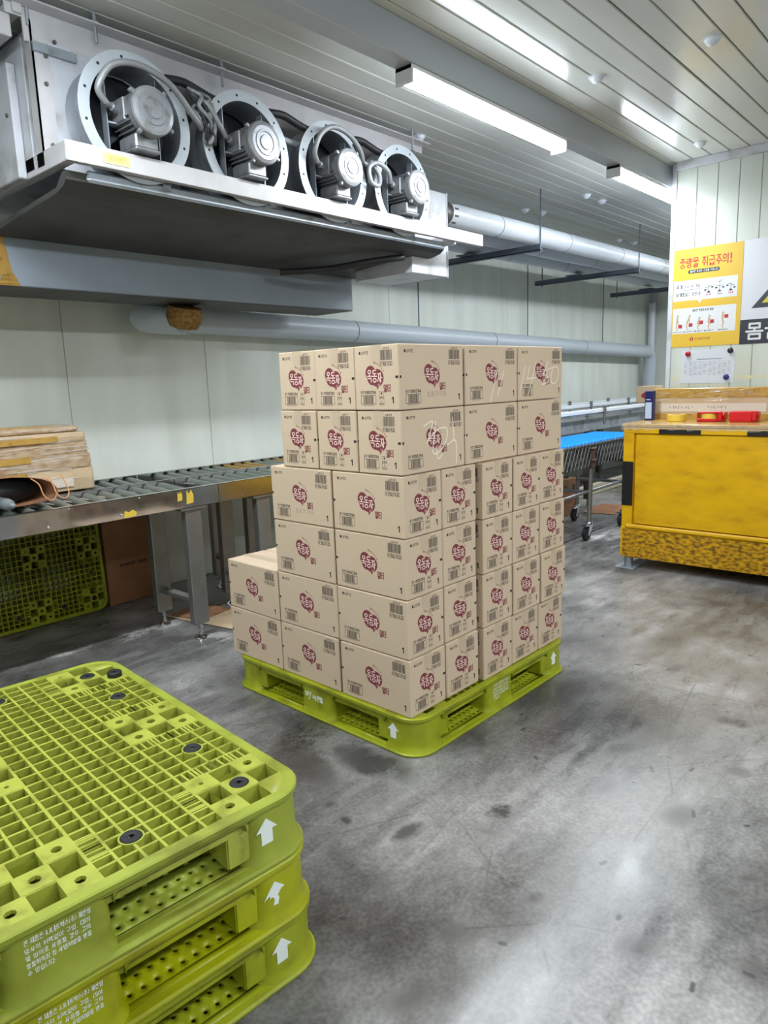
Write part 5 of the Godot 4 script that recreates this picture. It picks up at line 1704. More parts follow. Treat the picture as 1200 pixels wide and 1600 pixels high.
# ------------------------------------------------------------------ pipes
func build_pipes() -> void:
	# lower pipe along the long wall: leaves the duct, turns, runs the whole wall and drops at the far corner
	var t := thing("drain_pipe", "grey insulated pipe running low along the whole long wall", "pipe", Vector3(2.5, 1.78, -3.8))
	var o := t.position
	var zz := WALL + 0.17
	var r := 0.087
	part(t, "pipe", tube_mesh([Vector3(2.56, 1.82, zz) - o, Vector3(10.72, 1.675, zz) - o], r, 24), M.pipe_grey)
	part(t, "elbow", tube_mesh(smooth_path([Vector3(2.54, 1.775, -3.86) - o, Vector3(2.51, 1.785, -3.98) - o, Vector3(2.49, 1.80, -4.12) - o, Vector3(2.48, 1.815, -4.21) - o, Vector3(2.55, 1.82, zz) - o, Vector3(2.70, 1.818, zz) - o], 6), r * 1.0, 24), M.pipe_grey)
	part(t, "taped_joint", lathe_mesh([Vector2(0.0, -0.06), Vector2(0.085, -0.05), Vector2(0.108, 0.0), Vector2(0.10, 0.07), Vector2(0.0, 0.075)], 20, Transform3D(Basis(Vector3.RIGHT, 0.3), Vector3(2.53, 1.782, -3.84) - o)), M.old_foam, "brown foam stuffed joint under the duct")
	part(t, "elbow", tube_mesh(smooth_path([Vector3(10.5, 1.679, zz) - o, Vector3(10.72, 1.675, zz) - o, Vector3(10.83, 1.62, zz) - o, Vector3(10.86, 1.44, zz) - o, Vector3(10.86, 1.3, zz) - o], 6), r * 1.01, 24), M.pipe_grey)
	part(t, "down_pipe", tube_mesh([Vector3(10.86, 1.44, zz) - o, Vector3(10.86, 0.0, zz) - o], r * 0.98, 24), M.pipe_grey)
	for x in [4.4, 6.5, 8.6]:
		part(t, "pipe_seam", lathe_mesh([Vector2(r, -0.004), Vector2(r + 0.0015, -0.004), Vector2(r + 0.0015, 0.004), Vector2(r, 0.004)], 24, along(Vector3(x, 1.826 - (x - 2.2) * 0.0177, zz) - o, Vector3(1, -0.0177, 0))), M.wall_gap)
	single("standpipe", "slim white vertical pipe in the far corner", "pipe", tube_mesh([Vector3(0, 0, 0), Vector3(0, 2.4, 0)], 0.05, 16), M.white_pipe, Vector3(11.1, 0, WALL + 0.09))
	# upper pipes from the right end of the cooler, lying on hanging brackets
	var spec := [["white insulated refrigerant pipe with a printed band, nearest of the upper pipes", -3.13, 0.078, 2.517], ["white insulated pipe behind the banded one, middle of the upper pipes", -3.40, 0.075, 2.512], ["white insulated pipe nearest the wall, last of the upper pipes", -3.72, 0.07, 2.508]]
	for k in 3:
		var q: Array = spec[k]
		var p := thing("refrigerant_pipe", q[0], "pipe", Vector3(4.0, q[3], q[1]), 0.0, "insulated pipes on the hangers")
		part(p, "pipe", tube_mesh([Vector3(0, -0.01, 0), Vector3(7.1, 0.03, 0)], q[2], 24), M.white_pipe if k == 0 else M.pipe_grey)
		if k == 0:
			part(p, "printed_band", lathe_mesh([Vector2(q[2], 0), Vector2(q[2] + 0.002, 0), Vector2(q[2] + 0.002, 0.11), Vector2(q[2], 0.11)], 24, along(Vector3(0.13, -0.009, 0), Vector3.RIGHT), true), M.dark_steel, "dark printed band")
			for i in 10:
				var a := TAU * i / 10
				for x in [0.08, 0.28]:
					part(p, "printed_mark", box_mesh(Vector3(0.045, 0.001, 0.014), 0.0, Vector3(x, 0, 0) + Vector3(0, -0.009 + cos(a) * (q[2] + 0.0012), sin(a) * (q[2] + 0.0012)), Basis(Vector3.RIGHT, a)), M.dark_steel)
		for x in [0.9, 2.0, 3.1, 4.2, 5.3]:
			part(p, "tape_ring", lathe_mesh([Vector2(q[2], -0.003), Vector2(q[2] + 0.0012, -0.003), Vector2(q[2] + 0.0012, 0.003), Vector2(q[2], 0.003)], 24, along(Vector3(x, -0.01 + x * 0.00563, 0), Vector3.RIGHT)), M.wall_gap)
	# brackets of steel angle on threaded rods
	for k in 3:
		var x: float = [5.40, 7.42, 9.42][k]
		var b := thing("pipe_bracket", ["dark steel hanging bracket nearest the cooler, under the white pipes", "dark steel hanging bracket, second under the white pipes", "dark steel hanging bracket, third, partly behind the partition"][k], "bracket", Vector3(x, 2.375, -3.03), 0.0, "hanging pipe brackets")
		var s := S()
		slab(s, Vector3(-0.004, 0, -1.20), Vector3(0.004, 0.05, 0.0))
		slab(s, Vector3(-0.004, 0.0, -1.20), Vector3(0.05, 0.006, 0.0))
		part(b, "angle_bar", done(s), M.angle_iron)
		for z in [-0.012, -1.12]:
			s = S()
			rod(s, Vector3(0.022, -0.02, z), Vector3(0.022, CEIL - 2.375, z), 0.006, 8)
			rod(s, Vector3(0.022, 0.006, z), Vector3(0.022, 0.018, z), 0.013, 6)
			part(b, "threaded_rod", done(s), M.angle_iron)
		part(b, "clamp_plate", slab_mesh(Vector3(-0.09, 0.045, -0.78), Vector3(0.09, 0.055, -0.62), 0.002), M.angle_iron)
		# the rod that carries the drain pipe below
		part(b, "long_rod", rod_mesh(Vector3(0.05, 1.72 - 2.375, WALL + 0.05 + 3.03), Vector3(0.05, CEIL - 2.375, WALL + 0.05 + 3.03), 0.006, 8), M.angle_iron)

# ------------------------------------------------------------------ roller conveyor on the left
func conveyor(x0: float, x1: float, label: String, legs: Array, amber: Array) -> void:
	var t := thing("roller_conveyor", label, "conveyor", Vector3(x0, 0, -3.24), 0.0, "roller conveyor sections")
	var L := x1 - x0
	var top := 0.845
	var D := -0.86
	var s := S()
	slab(s, Vector3(0, 0.745, -0.003), Vector3(L, top, 0.0))
	slab(s, Vector3(0, top - 0.002, -0.028), Vector3(L, top + 0.001, 0.0))
	slab(s, Vector3(0, 0.745, -0.03), Vector3(L, 0.748, -0.003))
	part(t, "front_rail", done(s), M.brushed_steel, "polished front side rail")
	s = S()
	slab(s, Vector3(0, 0.745, D), Vector3(L, top, D + 0.003))
	slab(s, Vector3(0, top - 0.002, D), Vector3(L, top + 0.001, D + 0.03))
	part(t, "rear_rail", done(s), M.brushed_steel)
	part(t, "centre_rail", slab_mesh(Vector3(0, 0.775, -0.452), Vector3(L, top + 0.001, -0.432), 0.002), M.brushed_steel)
	part(t, "under_tray", slab_mesh(Vector3(0.004, 0.757, D + 0.004), Vector3(L - 0.004, 0.760, -0.004)), M.leg_steel)
	# rollers, set slightly askew, each with a shaft pin showing in the rail
	var lane := func(length: float) -> ArrayMesh:
		var q := S()
		var a := Vector3(0.09 * length, 0, -length / 2)
		rod(q, a, -a, 0.024, 16)
		return done(q)
	var front: ArrayMesh = lane.call(0.386)
	var rear: ArrayMesh = lane.call(0.386)
	var shaft := rod_mesh(Vector3(0, 0, -0.205), Vector3(0, 0, 0.205), 0.006, 8)
	var n := int((L - 0.04) / 0.0885)
	for i in n:
		var x := 0.06 + 0.0885 * i
		for j in 2:
			var z := -0.23 if j == 0 else -0.645
			var is_amber: bool = j == 1 and i in amber
			var r := part(t, "roller", front if j == 0 else rear, M.roller_amber if is_amber else M.roller_plastic, "amber roller" if is_amber else "", Vector3(x + (0.03 if j else 0.0), 0.814, z))
			if i % 3 == 0:
				r.rotation.x = 0.0
			if absf(z + 0.23) < 0.01:
				part(r, "shaft", shaft, M.chrome).rotation.y = 0.09
	s = S()
	for i in n / 4:
		var x := 0.15 + 0.354 * i
		rod(s, Vector3(x, 0.764, -0.001), Vector3(x, 0.764, 0.005), 0.007, 10)
		rod(s, Vector3(x + 0.1, 0.834, -0.001), Vector3(x + 0.1, 0.834, 0.004), 0.005, 8)
	part(t, "rail_bolt", done(s), M.chrome).set_meta("kind", "stuff")
	for lx in legs:
		for z in ([-0.04, -0.41] if lx != 0.52 else [-0.41, -0.80]):
			s = S()
			box(s, Vector3(lx, 0.415, z), Vector3(0.095, 0.66, 0.05), 0.005)
			if z == -0.04:
				box(s, Vector3(lx, 0.735, z + 0.005), Vector3(0.16, 0.02, 0.06), 0.004)
			part(t, "leg", done(s), M.leg_steel)
			s = S()
			rod(s, Vector3(lx, 0.02, z), Vector3(lx, 0.09, z), 0.009, 10)
			rod(s, Vector3(lx, 0.055, z), Vector3(lx, 0.068, z), 0.018, 6)
			lathe(s, [Vector2(0, 0.001), Vector2(0.036, 0.001), Vector2(0.034, 0.008), Vector2(0.014, 0.02), Vector2(0.012, 0.035), Vector2(0, 0.035)], 18, Transform3D(Basis(), Vector3(lx, 0, z)))
			part(t, "levelling_foot", done(s), M.chrome, "chrome levelling foot")
		for zz in ([[-0.385, -0.065]] if lx != 0.52 else [[-0.775, -0.435]]):
			part(t, "cross_bar", slab_mesh(Vector3(lx - 0.025, 0.20, zz[0]), Vector3(lx + 0.025, 0.225, zz[1]), 0.003), M.leg_steel)

func build_left_side() -> void:
	conveyor(-2.0, 2.262, "steel roller conveyor nearest the viewer, carrying the wrapped bale", [2.105 + 2.0, 0.6], [])
	conveyor(2.266, 5.3, "farther steel roller conveyor section running behind the carton stack", [0.315, 0.52, 2.4], [6, 7, 8, 11, 13])
	# scraps of yellow and clear tape stuck to the polished rail
	var k := 0
	for q in [[1.735, 0.765, 0.07, 0.035], [2.02, 0.81, 0.03, 0.05], [2.08, 0.80, 0.045, 0.075]]:
		var sc := single("tape_scrap", ["small yellow tape scrap at the lower edge of the conveyor rail", "torn yellow tape scrap on the conveyor rail above the leg", "larger torn yellow tape scrap on the conveyor rail by the joint"][k], "tape scrap", prism_mesh(PackedVector2Array([Vector2(-0.5, -0.5), Vector2(0.42, -0.44), Vector2(0.5, 0.1), Vector2(0.2, 0.5), Vector2(-0.1, 0.2), Vector2(-0.4, 0.5)]), 1.0), M.tape_roll, Vector3(q[0], q[1], -3.24))
		sc.scale = Vector3(q[2], q[3], 0.001)
		k += 1
	# bale of film-wrapped board on the conveyor, layers showing
	var b := thing("wrapped_bale", "bale of flattened boxes wrapped in film on the conveyor", "bale", Vector3(1.20, 0.847, -3.93))
	var hs := [0.12, 0.07, 0.07, 0.05, 0.035]
	var y := 0.0
	rng.seed = 31
	for i in 5:
		var s := S()
		var w: float = [1.28, 1.275, 1.265, 1.26, 1.2][i]
		var plan := rounded([Vector2(-w / 2, -0.155), Vector2(w / 2 - 0.01 * (i % 2), -0.155), Vector2(w / 2 - 0.006 * i, 0.16 + 0.006 * (i % 2)), Vector2(-w / 2, 0.16)], [0.02, 0.02, 0.035, 0.02], 4)
		var r: float = [0.003, 0.003, 0.004, 0.006, 0.014][i]
		loft(s, plan, [Vector2(-r, y), Vector2(-0.002, y + 0.008), Vector2(0, y + hs[i] * 0.5), Vector2(-0.003, y + hs[i] - 0.008), Vector2(-r, y + hs[i])])
		part(b, "board_layer", done(s), [M.cardboard, M.film_wrap, M.film_wrap, M.cardboard, M.film_wrap][i])
		y += hs[i]
	var f := S()
	for i in 60:      # creased folds of film and tape over the front and the right end
		var yy := rng.randf_range(0.05, 0.33)
		var xx := rng.randf_range(-0.3, 0.5)
		var l := rng.randf_range(0.08, 0.3)
		var tilt := rng.randf_range(-0.05, 0.05)
		box(f, Vector3(xx, yy, 0.166), Vector3(l, rng.randf_range(0.003, 0.008), 0.006), 0.002, Basis(Vector3.BACK, tilt))
	part(b, "film_fold", done(f), M.clear_film, "shiny folds of clear film").set_meta("kind", "stuff")
	f = S()
	for q in [[0.05, 0.275, 0.8, 0.03], [-0.05, 0.18, 0.7, 0.035], [0.0, 0.10, 0.55, 0.03]]:
		box(f, Vector3(q[0], q[1], 0.1685), Vector3(q[2], q[3], 0.0025), 0.001, Basis(Vector3.BACK, 0.01))
	box(f, Vector3(0.1, 0.345, 0.05), Vector3(0.75, 0.014, 0.09), 0.004, Basis(Vector3.BACK, -0.015))
	part(b, "amber_tape_band", done(f), M.amber_tape, "amber tape band")
	part(b, "paper_label", sheet(0.3, 0.045, 0.001), M.scribble_label, "white strip with handwriting", Vector3(0.36, 0.045, 0.167))
	# kraft carrier bag lying on its side, its mouth to the viewer
	var g := thing("paper_bag", "brown paper carrier bag lying open on the conveyor", "bag", Vector3(1.18, 0.848, -3.50), 0.0)
	var s := S()
	var mouth := []
	var tail := []
	for i in 20:
		var a := TAU * i / 20
		var c := Vector2(signf(cos(a)) * pow(absf(cos(a)), 0.6) * 0.30, 0.075 + signf(sin(a)) * pow(absf(sin(a)), 0.7) * 0.072)
		mouth.append(Vector3(c.x + 0.12 * (c.y / 0.15) * -0.5, c.y, 0.10 + 0.03 * cos(a * 2.0)))
		tail.append(Vector3(c.x * 0.96 - 0.03, c.y * 0.85, -0.22))
	for i in 20:
		var j := (i + 1) % 20
		var m: Vector3 = (mouth[i] + mouth[j]) * 0.5 - Vector3(0, 0.075, 0)
		m.z = 0
		oq(s, mouth[i], mouth[j], tail[j], tail[i], m)
		var inner := func(v: Vector3) -> Vector3: return Vector3(v.x * 0.985, 0.075 + (v.y - 0.075) * 0.96, v.z)
		oq(s, inner.call(mouth[i]), inner.call(mouth[j]), inner.call(tail[j]), inner.call(tail[i]), -m)
		oq(s, mouth[i], mouth[j], inner.call(mouth[j]), inner.call(mouth[i]), Vector3.BACK)
		tri(s, tail[i], tail[j], Vector3(-0.03, 0.06, -0.22), Vector3.FORWARD)
	part(g, "bag_body", done(s), M.kraft_paper)
	part(g, "dark_contents", lathe_mesh([Vector2(0, -0.13), Vector2(0.2, -0.12), Vector2(0.27, -0.02), Vector2(0.26, 0.05), Vector2(0.0, 0.07)], 20, Transform3D(Basis(Vector3.RIGHT, PI / 2).scaled(Vector3(1, 0.24, 1)), Vector3(-0.03, 0.072, -0.03)), true), M.black_rubber, "dark things inside the bag")
	for h in [0.0, 0.06]:
		part(g, "cord_handle", tube_mesh(smooth_path([Vector3(0.17 + h, 0.128, 0.09), Vector3(0.19 + h, 0.10, 0.125), Vector3(0.2 + h, 0.05, 0.14), Vector3(0.23 + h, 0.022, 0.145), Vector3(0.26 + h, 0.05, 0.135), Vector3(0.255 + h, 0.13, 0.09)], 8), 0.003, 8), M.orange_cord, "orange cord handle")
	single("bottle", "small clear bottle lying in the open paper bag", "bottle", lathe_mesh([Vector2(0, -0.11), Vector2(0.026, -0.108), Vector2(0.028, 0.04), Vector2(0.024, 0.07), Vector2(0.012, 0.085), Vector2(0.012, 0.105), Vector2(0, 0.106)], 18, Transform3D(Basis(Vector3.RIGHT, PI / 2), Vector3.ZERO), true), M.bottle, Vector3(1.215, 0.879, -3.40))
	# under the conveyor
	make_pallet("lime pallet standing on edge under the conveyor, deck facing out", "", Vector3(1.645, 0.408, -4.36), 0.0, M.lime_plastic, M.lime_plastic, true).basis = Basis(Vector3.RIGHT, PI / 2 - 0.06).scaled(Vector3.ONE * 0.74)
	var c := thing("stretch_film_carton", "brown carton lettered Stretch Film standing under the conveyor", "carton", Vector3(2.232, 0.001, -4.315))
	part(c, "box_body", slab_mesh(Vector3(-0.155, 0, -0.07), Vector3(0.155, 0.70, 0.07), 0.004), M.cardboard_dark)
	part(c, "printed_lettering", sheet(0.20, 0.034, 0.0006), M.stretch_print, "black words Stretch Film", Vector3(0.03, 0.255, 0.0703)).rotation.z = 0.01
	var fl := thing("cardboard_sheet", "flattened brown cardboard lying on the floor behind the stack", "cardboard", Vector3(2.375, 0.001, -3.50), 0.2)
	part(fl, "sheet", slab_mesh(Vector3(-0.14, 0, -0.3), Vector3(0.14, 0.006, 0.27), 0.002), M.cardboard)
	part(fl, "flap", slab_mesh(Vector3(-0.12, 0.0065, -0.28), Vector3(0.13, 0.0125, -0.02), 0.002), M.kraft_paper)

# ------------------------------------------------------------------ yellow cabinet and what stands on it
func build_cabinet() -> void:
	var x := 4.80
	var za := -2.03
	var zb := 0.35
	var t := thing("steel_cabinet", "yellow steel cabinet with black stripes and scuffed kick plate", "cabinet", Vector3(x, 0, za))
	var W := zb - za
	var s := S()
	slab(s, Vector3(0.012, 0.09, 0.012), Vector3(0.74, 0.985, W - 0.012))
	part(t, "carcass", done(s), M.yellow_paint)
	part(t, "front_panel", slab_mesh(Vector3(-0.004, 0.325, 0.086), Vector3(0.012, 0.952, W - 0.09), 0.003), M.yellow_paint)
	s = S()
	slab(s, Vector3(-0.012, 0.09, 0.0), Vector3(0.06, 0.995, 0.074), 0.004)
	part(t, "corner_post", done(s), M.yellow_paint)
	part(t, "corner_post", slab_mesh(Vector3(-0.012, 0.09, W - 0.074), Vector3(0.06, 0.995, W), 0.004), M.yellow_paint)
	part(t, "kick_plate", slab_mesh(Vector3(-0.016, 0.082, 0.012), Vector3(-0.004, 0.288, W - 0.012), 0.003), M.yellow_scuffed, "scuffed and blackened kick plate")
	part(t, "kick_edge", slab_mesh(Vector3(-0.014, 0.09, -0.004), Vector3(0.05, 0.30, 0.012), 0.003), M.yellow_paint)
	part(t, "bumper_rail", slab_mesh(Vector3(-0.026, 0.290, 0.03), Vector3(-0.004, 0.322, W - 0.03), 0.010), M.yellow_paint, "rounded yellow rail")
	part(t, "top_rail", slab_mesh(Vector3(-0.014, 0.957, 0.0), Vector3(0.05, 0.998, W), 0.004), M.yellow_paint)
	part(t, "black_stripe", slab_mesh(Vector3(-0.0135, 0.452, -0.001), Vector3(-0.0118, 0.762, 0.0755)), M.black_tape, "black tape stripe on the post")
	for k in 4:
		part(t, "black_stripe", slab_mesh(Vector3(-0.0155, 0.958, 0.245 + 0.545 * k), Vector3(-0.0138, 0.990, 0.515 + 0.545 * k)), M.black_tape, "black tape stripe along the top")
	part(t, "worktop", slab_mesh(Vector3(-0.02, 0.998, -0.012), Vector3(0.755, 1.024, W + 0.012), 0.006), M.amber_tape, "taped-over worktop")
	s = S()
	rng.seed = 9
	# crumpled film over the front edge
	var n := 60
	for i in n:
		var z0 := -0.013 + (W + 0.02) * i / n
		var z1 := -0.013 + (W + 0.02) * (i + 1) / n
		var a := rng.randf_range(0.0, 0.006)
		var low := 0.985 + rng.randf_range(-0.006, 0.006)
		oq(s, Vector3(-0.022 - a, 1.02, z0), Vector3(-0.022 - a * 0.4, 1.02, z1), Vector3(-0.019, low, z1), Vector3(-0.020 - a, low, z0), Vector3.LEFT)
		oq(s, Vector3(-0.022 - a, 1.02, z0), Vector3(-0.022 - a * 0.4, 1.02, z1), Vector3(0.06, 1.0255 + a * 0.4, z1), Vector3(0.06, 1.0255, z0), Vector3.UP)
	part(t, "film_edge", done(s), M.clear_film, "crumpled clear film")
	for k in 3:
		s = S()
		rod(s, Vector3(0.04, 0.004, 0.04 + k * (W - 0.08) * 0.5), Vector3(0.04, 0.1, 0.04 + k * (W - 0.08) * 0.5), 0.03, 16)
		slab(s, Vector3(-0.04, 0.0, -0.03 + k * (W - 0.08) * 0.5), Vector3(0.12, 0.008, 0.11 + k * (W - 0.08) * 0.5), 0.002)
		part(t, "foot_plate", done(s), M.galvanised, "grey steel foot plate")
	# things on top
	var wb := thing("wrapped_box", "long cardboard box wrapped in amber tape on the cabinet", "box", Vector3(5.39, 1.0245, -1.02))
	part(wb, "box_body", slab_mesh(Vector3(-0.11, 0, -1.0), Vector3(0.11, 0.218, 0.9), 0.006), M.cardboard)
	s = S()
	slab(s, Vector3(-0.113, 0.15, -1.003), Vector3(0.113, 0.221, 0.9), 0.004)
	slab(s, Vector3(-0.112, 0.0, -1.002), Vector3(-0.1095, 0.04, 0.9))
	part(wb, "amber_tape_wrap", done(s), M.amber_tape, "glossy amber tape wrap")
	s = S()
	for i in 34:
		box(s, Vector3(-0.115, rng.randf_range(0.13, 0.215), -0.98 + rng.randf() * 1.2), Vector3(0.004, 0.003, rng.randf_range(0.04, 0.16)), 0.001, Basis(Vector3.RIGHT, rng.randf_range(-0.25, 0.25)))
	part(wb, "film_crease", done(s), M.clear_film).set_meta("kind", "stuff")
	var lb := part(wb, "paper_label", sheet(0.72, 0.058, 0.0008), M.scribble_label, "pale strip with handwriting", Vector3(-0.1105, 0.085, -0.6))
	lb.rotation.y = -PI / 2
	var core := lathe_mesh([Vector2(0.038, 0), Vector2(0.052, 0), Vector2(0.052, 0.045), Vector2(0.038, 0.045), Vector2(0.038, 0)], 28)
	var r := thing("tape_roll", "yellow roll of packing tape lying alone on the cabinet", "tape roll", Vector3(5.10, 1.025, -1.785))
	part(r, "tape", lathe_mesh([Vector2(0.04, 0), Vector2(0.062, 0), Vector2(0.063, 0.003), Vector2(0.063, 0.044), Vector2(0.062, 0.046), Vector2(0.04, 0.046), Vector2(0.04, 0)], 32), M.tape_roll)
	part(r, "core", lathe_mesh([Vector2(0.037, 0.0), Vector2(0.0405, 0.0), Vector2(0.0405, 0.047), Vector2(0.037, 0.047), Vector2(0.037, 0.0)], 28), M.tape_core)
	# red hand dispensers lying on their sides
	for k in 2:
		var d := thing("tape_dispenser", ["red tape dispenser holding a yellow roll, between the tape and its twin", "red tape dispenser seen from its closed side, right of the first"][k], "tape dispenser", Vector3(5.11, 1.025, [-1.55, -1.345][k]), [0.05, 0.12][k], "red tape dispensers on the cabinet")
		s = S()
		var out := rounded([Vector2(-0.07, -0.085), Vector2(0.06, -0.085), Vector2(0.07, 0.0), Vector2(0.05, 0.085), Vector2(-0.045, 0.085), Vector2(-0.07, 0.03)], [0.02, 0.02, 0.03, 0.03, 0.02, 0.02], 4)
		loft(s, out, [Vector2(-0.004, 0.0), Vector2(0, 0.003), Vector2(0, 0.009), Vector2(-0.002, 0.011)])
		for q in [[Vector3(-0.07, 0.01, -0.08), Vector3(-0.063, 0.066 if k else 0.02, 0.05)], [Vector3(-0.05, 0.01, -0.086), Vector3(0.05, 0.064, -0.079)], [Vector3(-0.03, 0.01, 0.08), Vector3(0.05, 0.062, 0.087)], [Vector3(-0.068, 0.01, 0.052), Vector3(-0.03, 0.06, 0.075)]]:
			slab(s, q[0], q[1], 0.002)
		if k == 1:
			loft(s, out, [Vector2(-0.006, 0.056), Vector2(-0.002, 0.058), Vector2(-0.002, 0.066), Vector2(-0.008, 0.068)])
		else:
			slab(s, Vector3(-0.072, 0.056, -0.075), Vector3(-0.03, 0.068, 0.075), 0.003)
		part(d, "red_frame", done(s), M.red_plastic)
		part(d, "handle", box_mesh(Vector3(0.035, 0.04, 0.085), 0.012, Vector3(0.075, 0.03, 0.03)), M.red_plastic)
		part(d, "tape_roll", lathe_mesh([Vector2(0.036, 0), Vector2(0.055, 0), Vector2(0.056, 0.003), Vector2(0.056, 0.042), Vector2(0.036, 0.042), Vector2(0.036, 0)], 28), M.tape_roll, "yellow tape in the dispenser", Vector3(-0.012, 0.012, -0.012))
	var nv := thing("blue_box", "tall narrow dark blue box standing at the cabinet corner", "box", Vector3(5.17, 1.0245, -2.0), -0.08)
	part(nv, "box_body", slab_mesh(Vector3(-0.02, 0, -0.031), Vector3(0.02, 0.208, 0.031), 0.002), M.navy_card)
	part(nv, "pale_label", slab_mesh(Vector3(-0.0206, 0.012, -0.025), Vector3(-0.0198, 0.128, 0.022)), M.pale_label, "pale lower label")
	part(nv, "white_print", slab_mesh(Vector3(-0.0208, 0.145, -0.02), Vector3(-0.0199, 0.15, 0.012)), M.paper)
	single("paper_roll", "white paper roll at the right edge of the cabinet top", "roll", lathe_mesh([Vector2(0.012, 0), Vector2(0.04, 0), Vector2(0.04, 0.085), Vector2(0.012, 0.085), Vector2(0.012, 0)], 24), M.paper, Vector3(5.12, 1.025, -1.135))

func build_signs() -> void:
	# corners fitted to the partition face, x = PX; seen from -x, so the sheet is turned to face that way
	var yp := thing("safety_poster", "yellow Korean poster on lifting heavy loads, red title", "poster", Vector3(PX - 0.0005, 1.894, -1.785), -PI / 2)
	part(yp, "printed_sheet", sheet(0.505, 0.70, 0.002), M.poster)
	var ws := thing("warning_sign", "white sign with yellow black-edged warning triangle and dark caption band", "sign", Vector3(PX - 0.0005, 1.894, -1.105), -PI / 2)
	part(ws, "printed_sheet", sheet(0.85, 0.708, 0.002), M.warning)
	var np := thing("notice_sheet", "white paper notice with a small table held by magnets", "notice", Vector3(PX - 0.0005, 1.395, -1.74), -PI / 2 )
	part(np, "printed_sheet", sheet(0.375, 0.245, 0.0012), M.notice).rotation.z = -0.012
	var mg := lathe_mesh([Vector2(0, 0.0), Vector2(0.018, 0.0), Vector2(0.02, 0.004), Vector2(0.018, 0.014), Vector2(0.01, 0.018), Vector2(0, 0.019)], 16, Transform3D(Basis(Vector3.BACK, PI / 2), Vector3.ZERO), true)
	for q in [["red magnet at the notice's upper left corner", -1.88, 1.492, "magnet_red"], ["dark magnet at the notice's upper right corner", -1.585, 1.502, "magnet_black"], ["blue magnet at the notice's lower right corner", -1.605, 1.315, "magnet_blue"]]:
		single("magnet", q[0], "magnet", mg, M[q[3]], Vector3(PX - 0.0022, q[2], q[1]))
	# rows of old yellowed glue left of torn labels
	rng.seed = 51
	for row in [[-2.0, 1.313, 5, 0.028], [-1.55, 1.313, 9, 0.028], [-2.0, 1.262, 12, 0.014]]:
		var s := S()
		var z: float = row[0]
		for i in row[2]:
			var w := rng.randf_range(0.012, 0.03)
			slab(s, Vector3(PX - 0.0006, row[1] - row[3] * rng.randf_range(0.3, 0.6), z), Vector3(PX + 0.0004, row[1] + row[3] * rng.randf_range(0.2, 0.5), z + w))
			z += w + rng.randf_range(0.008, 0.03)
		single("glue_residue", ["yellowed glue marks left of the notice", "yellowed glue marks right of the notice", "fine row of glue specks below the notice"][[-2.0, -1.55].find(row[0]) if row[1] > 1.3 else 2], "glue marks", done(s), M.glue).set_meta("kind", "stuff")

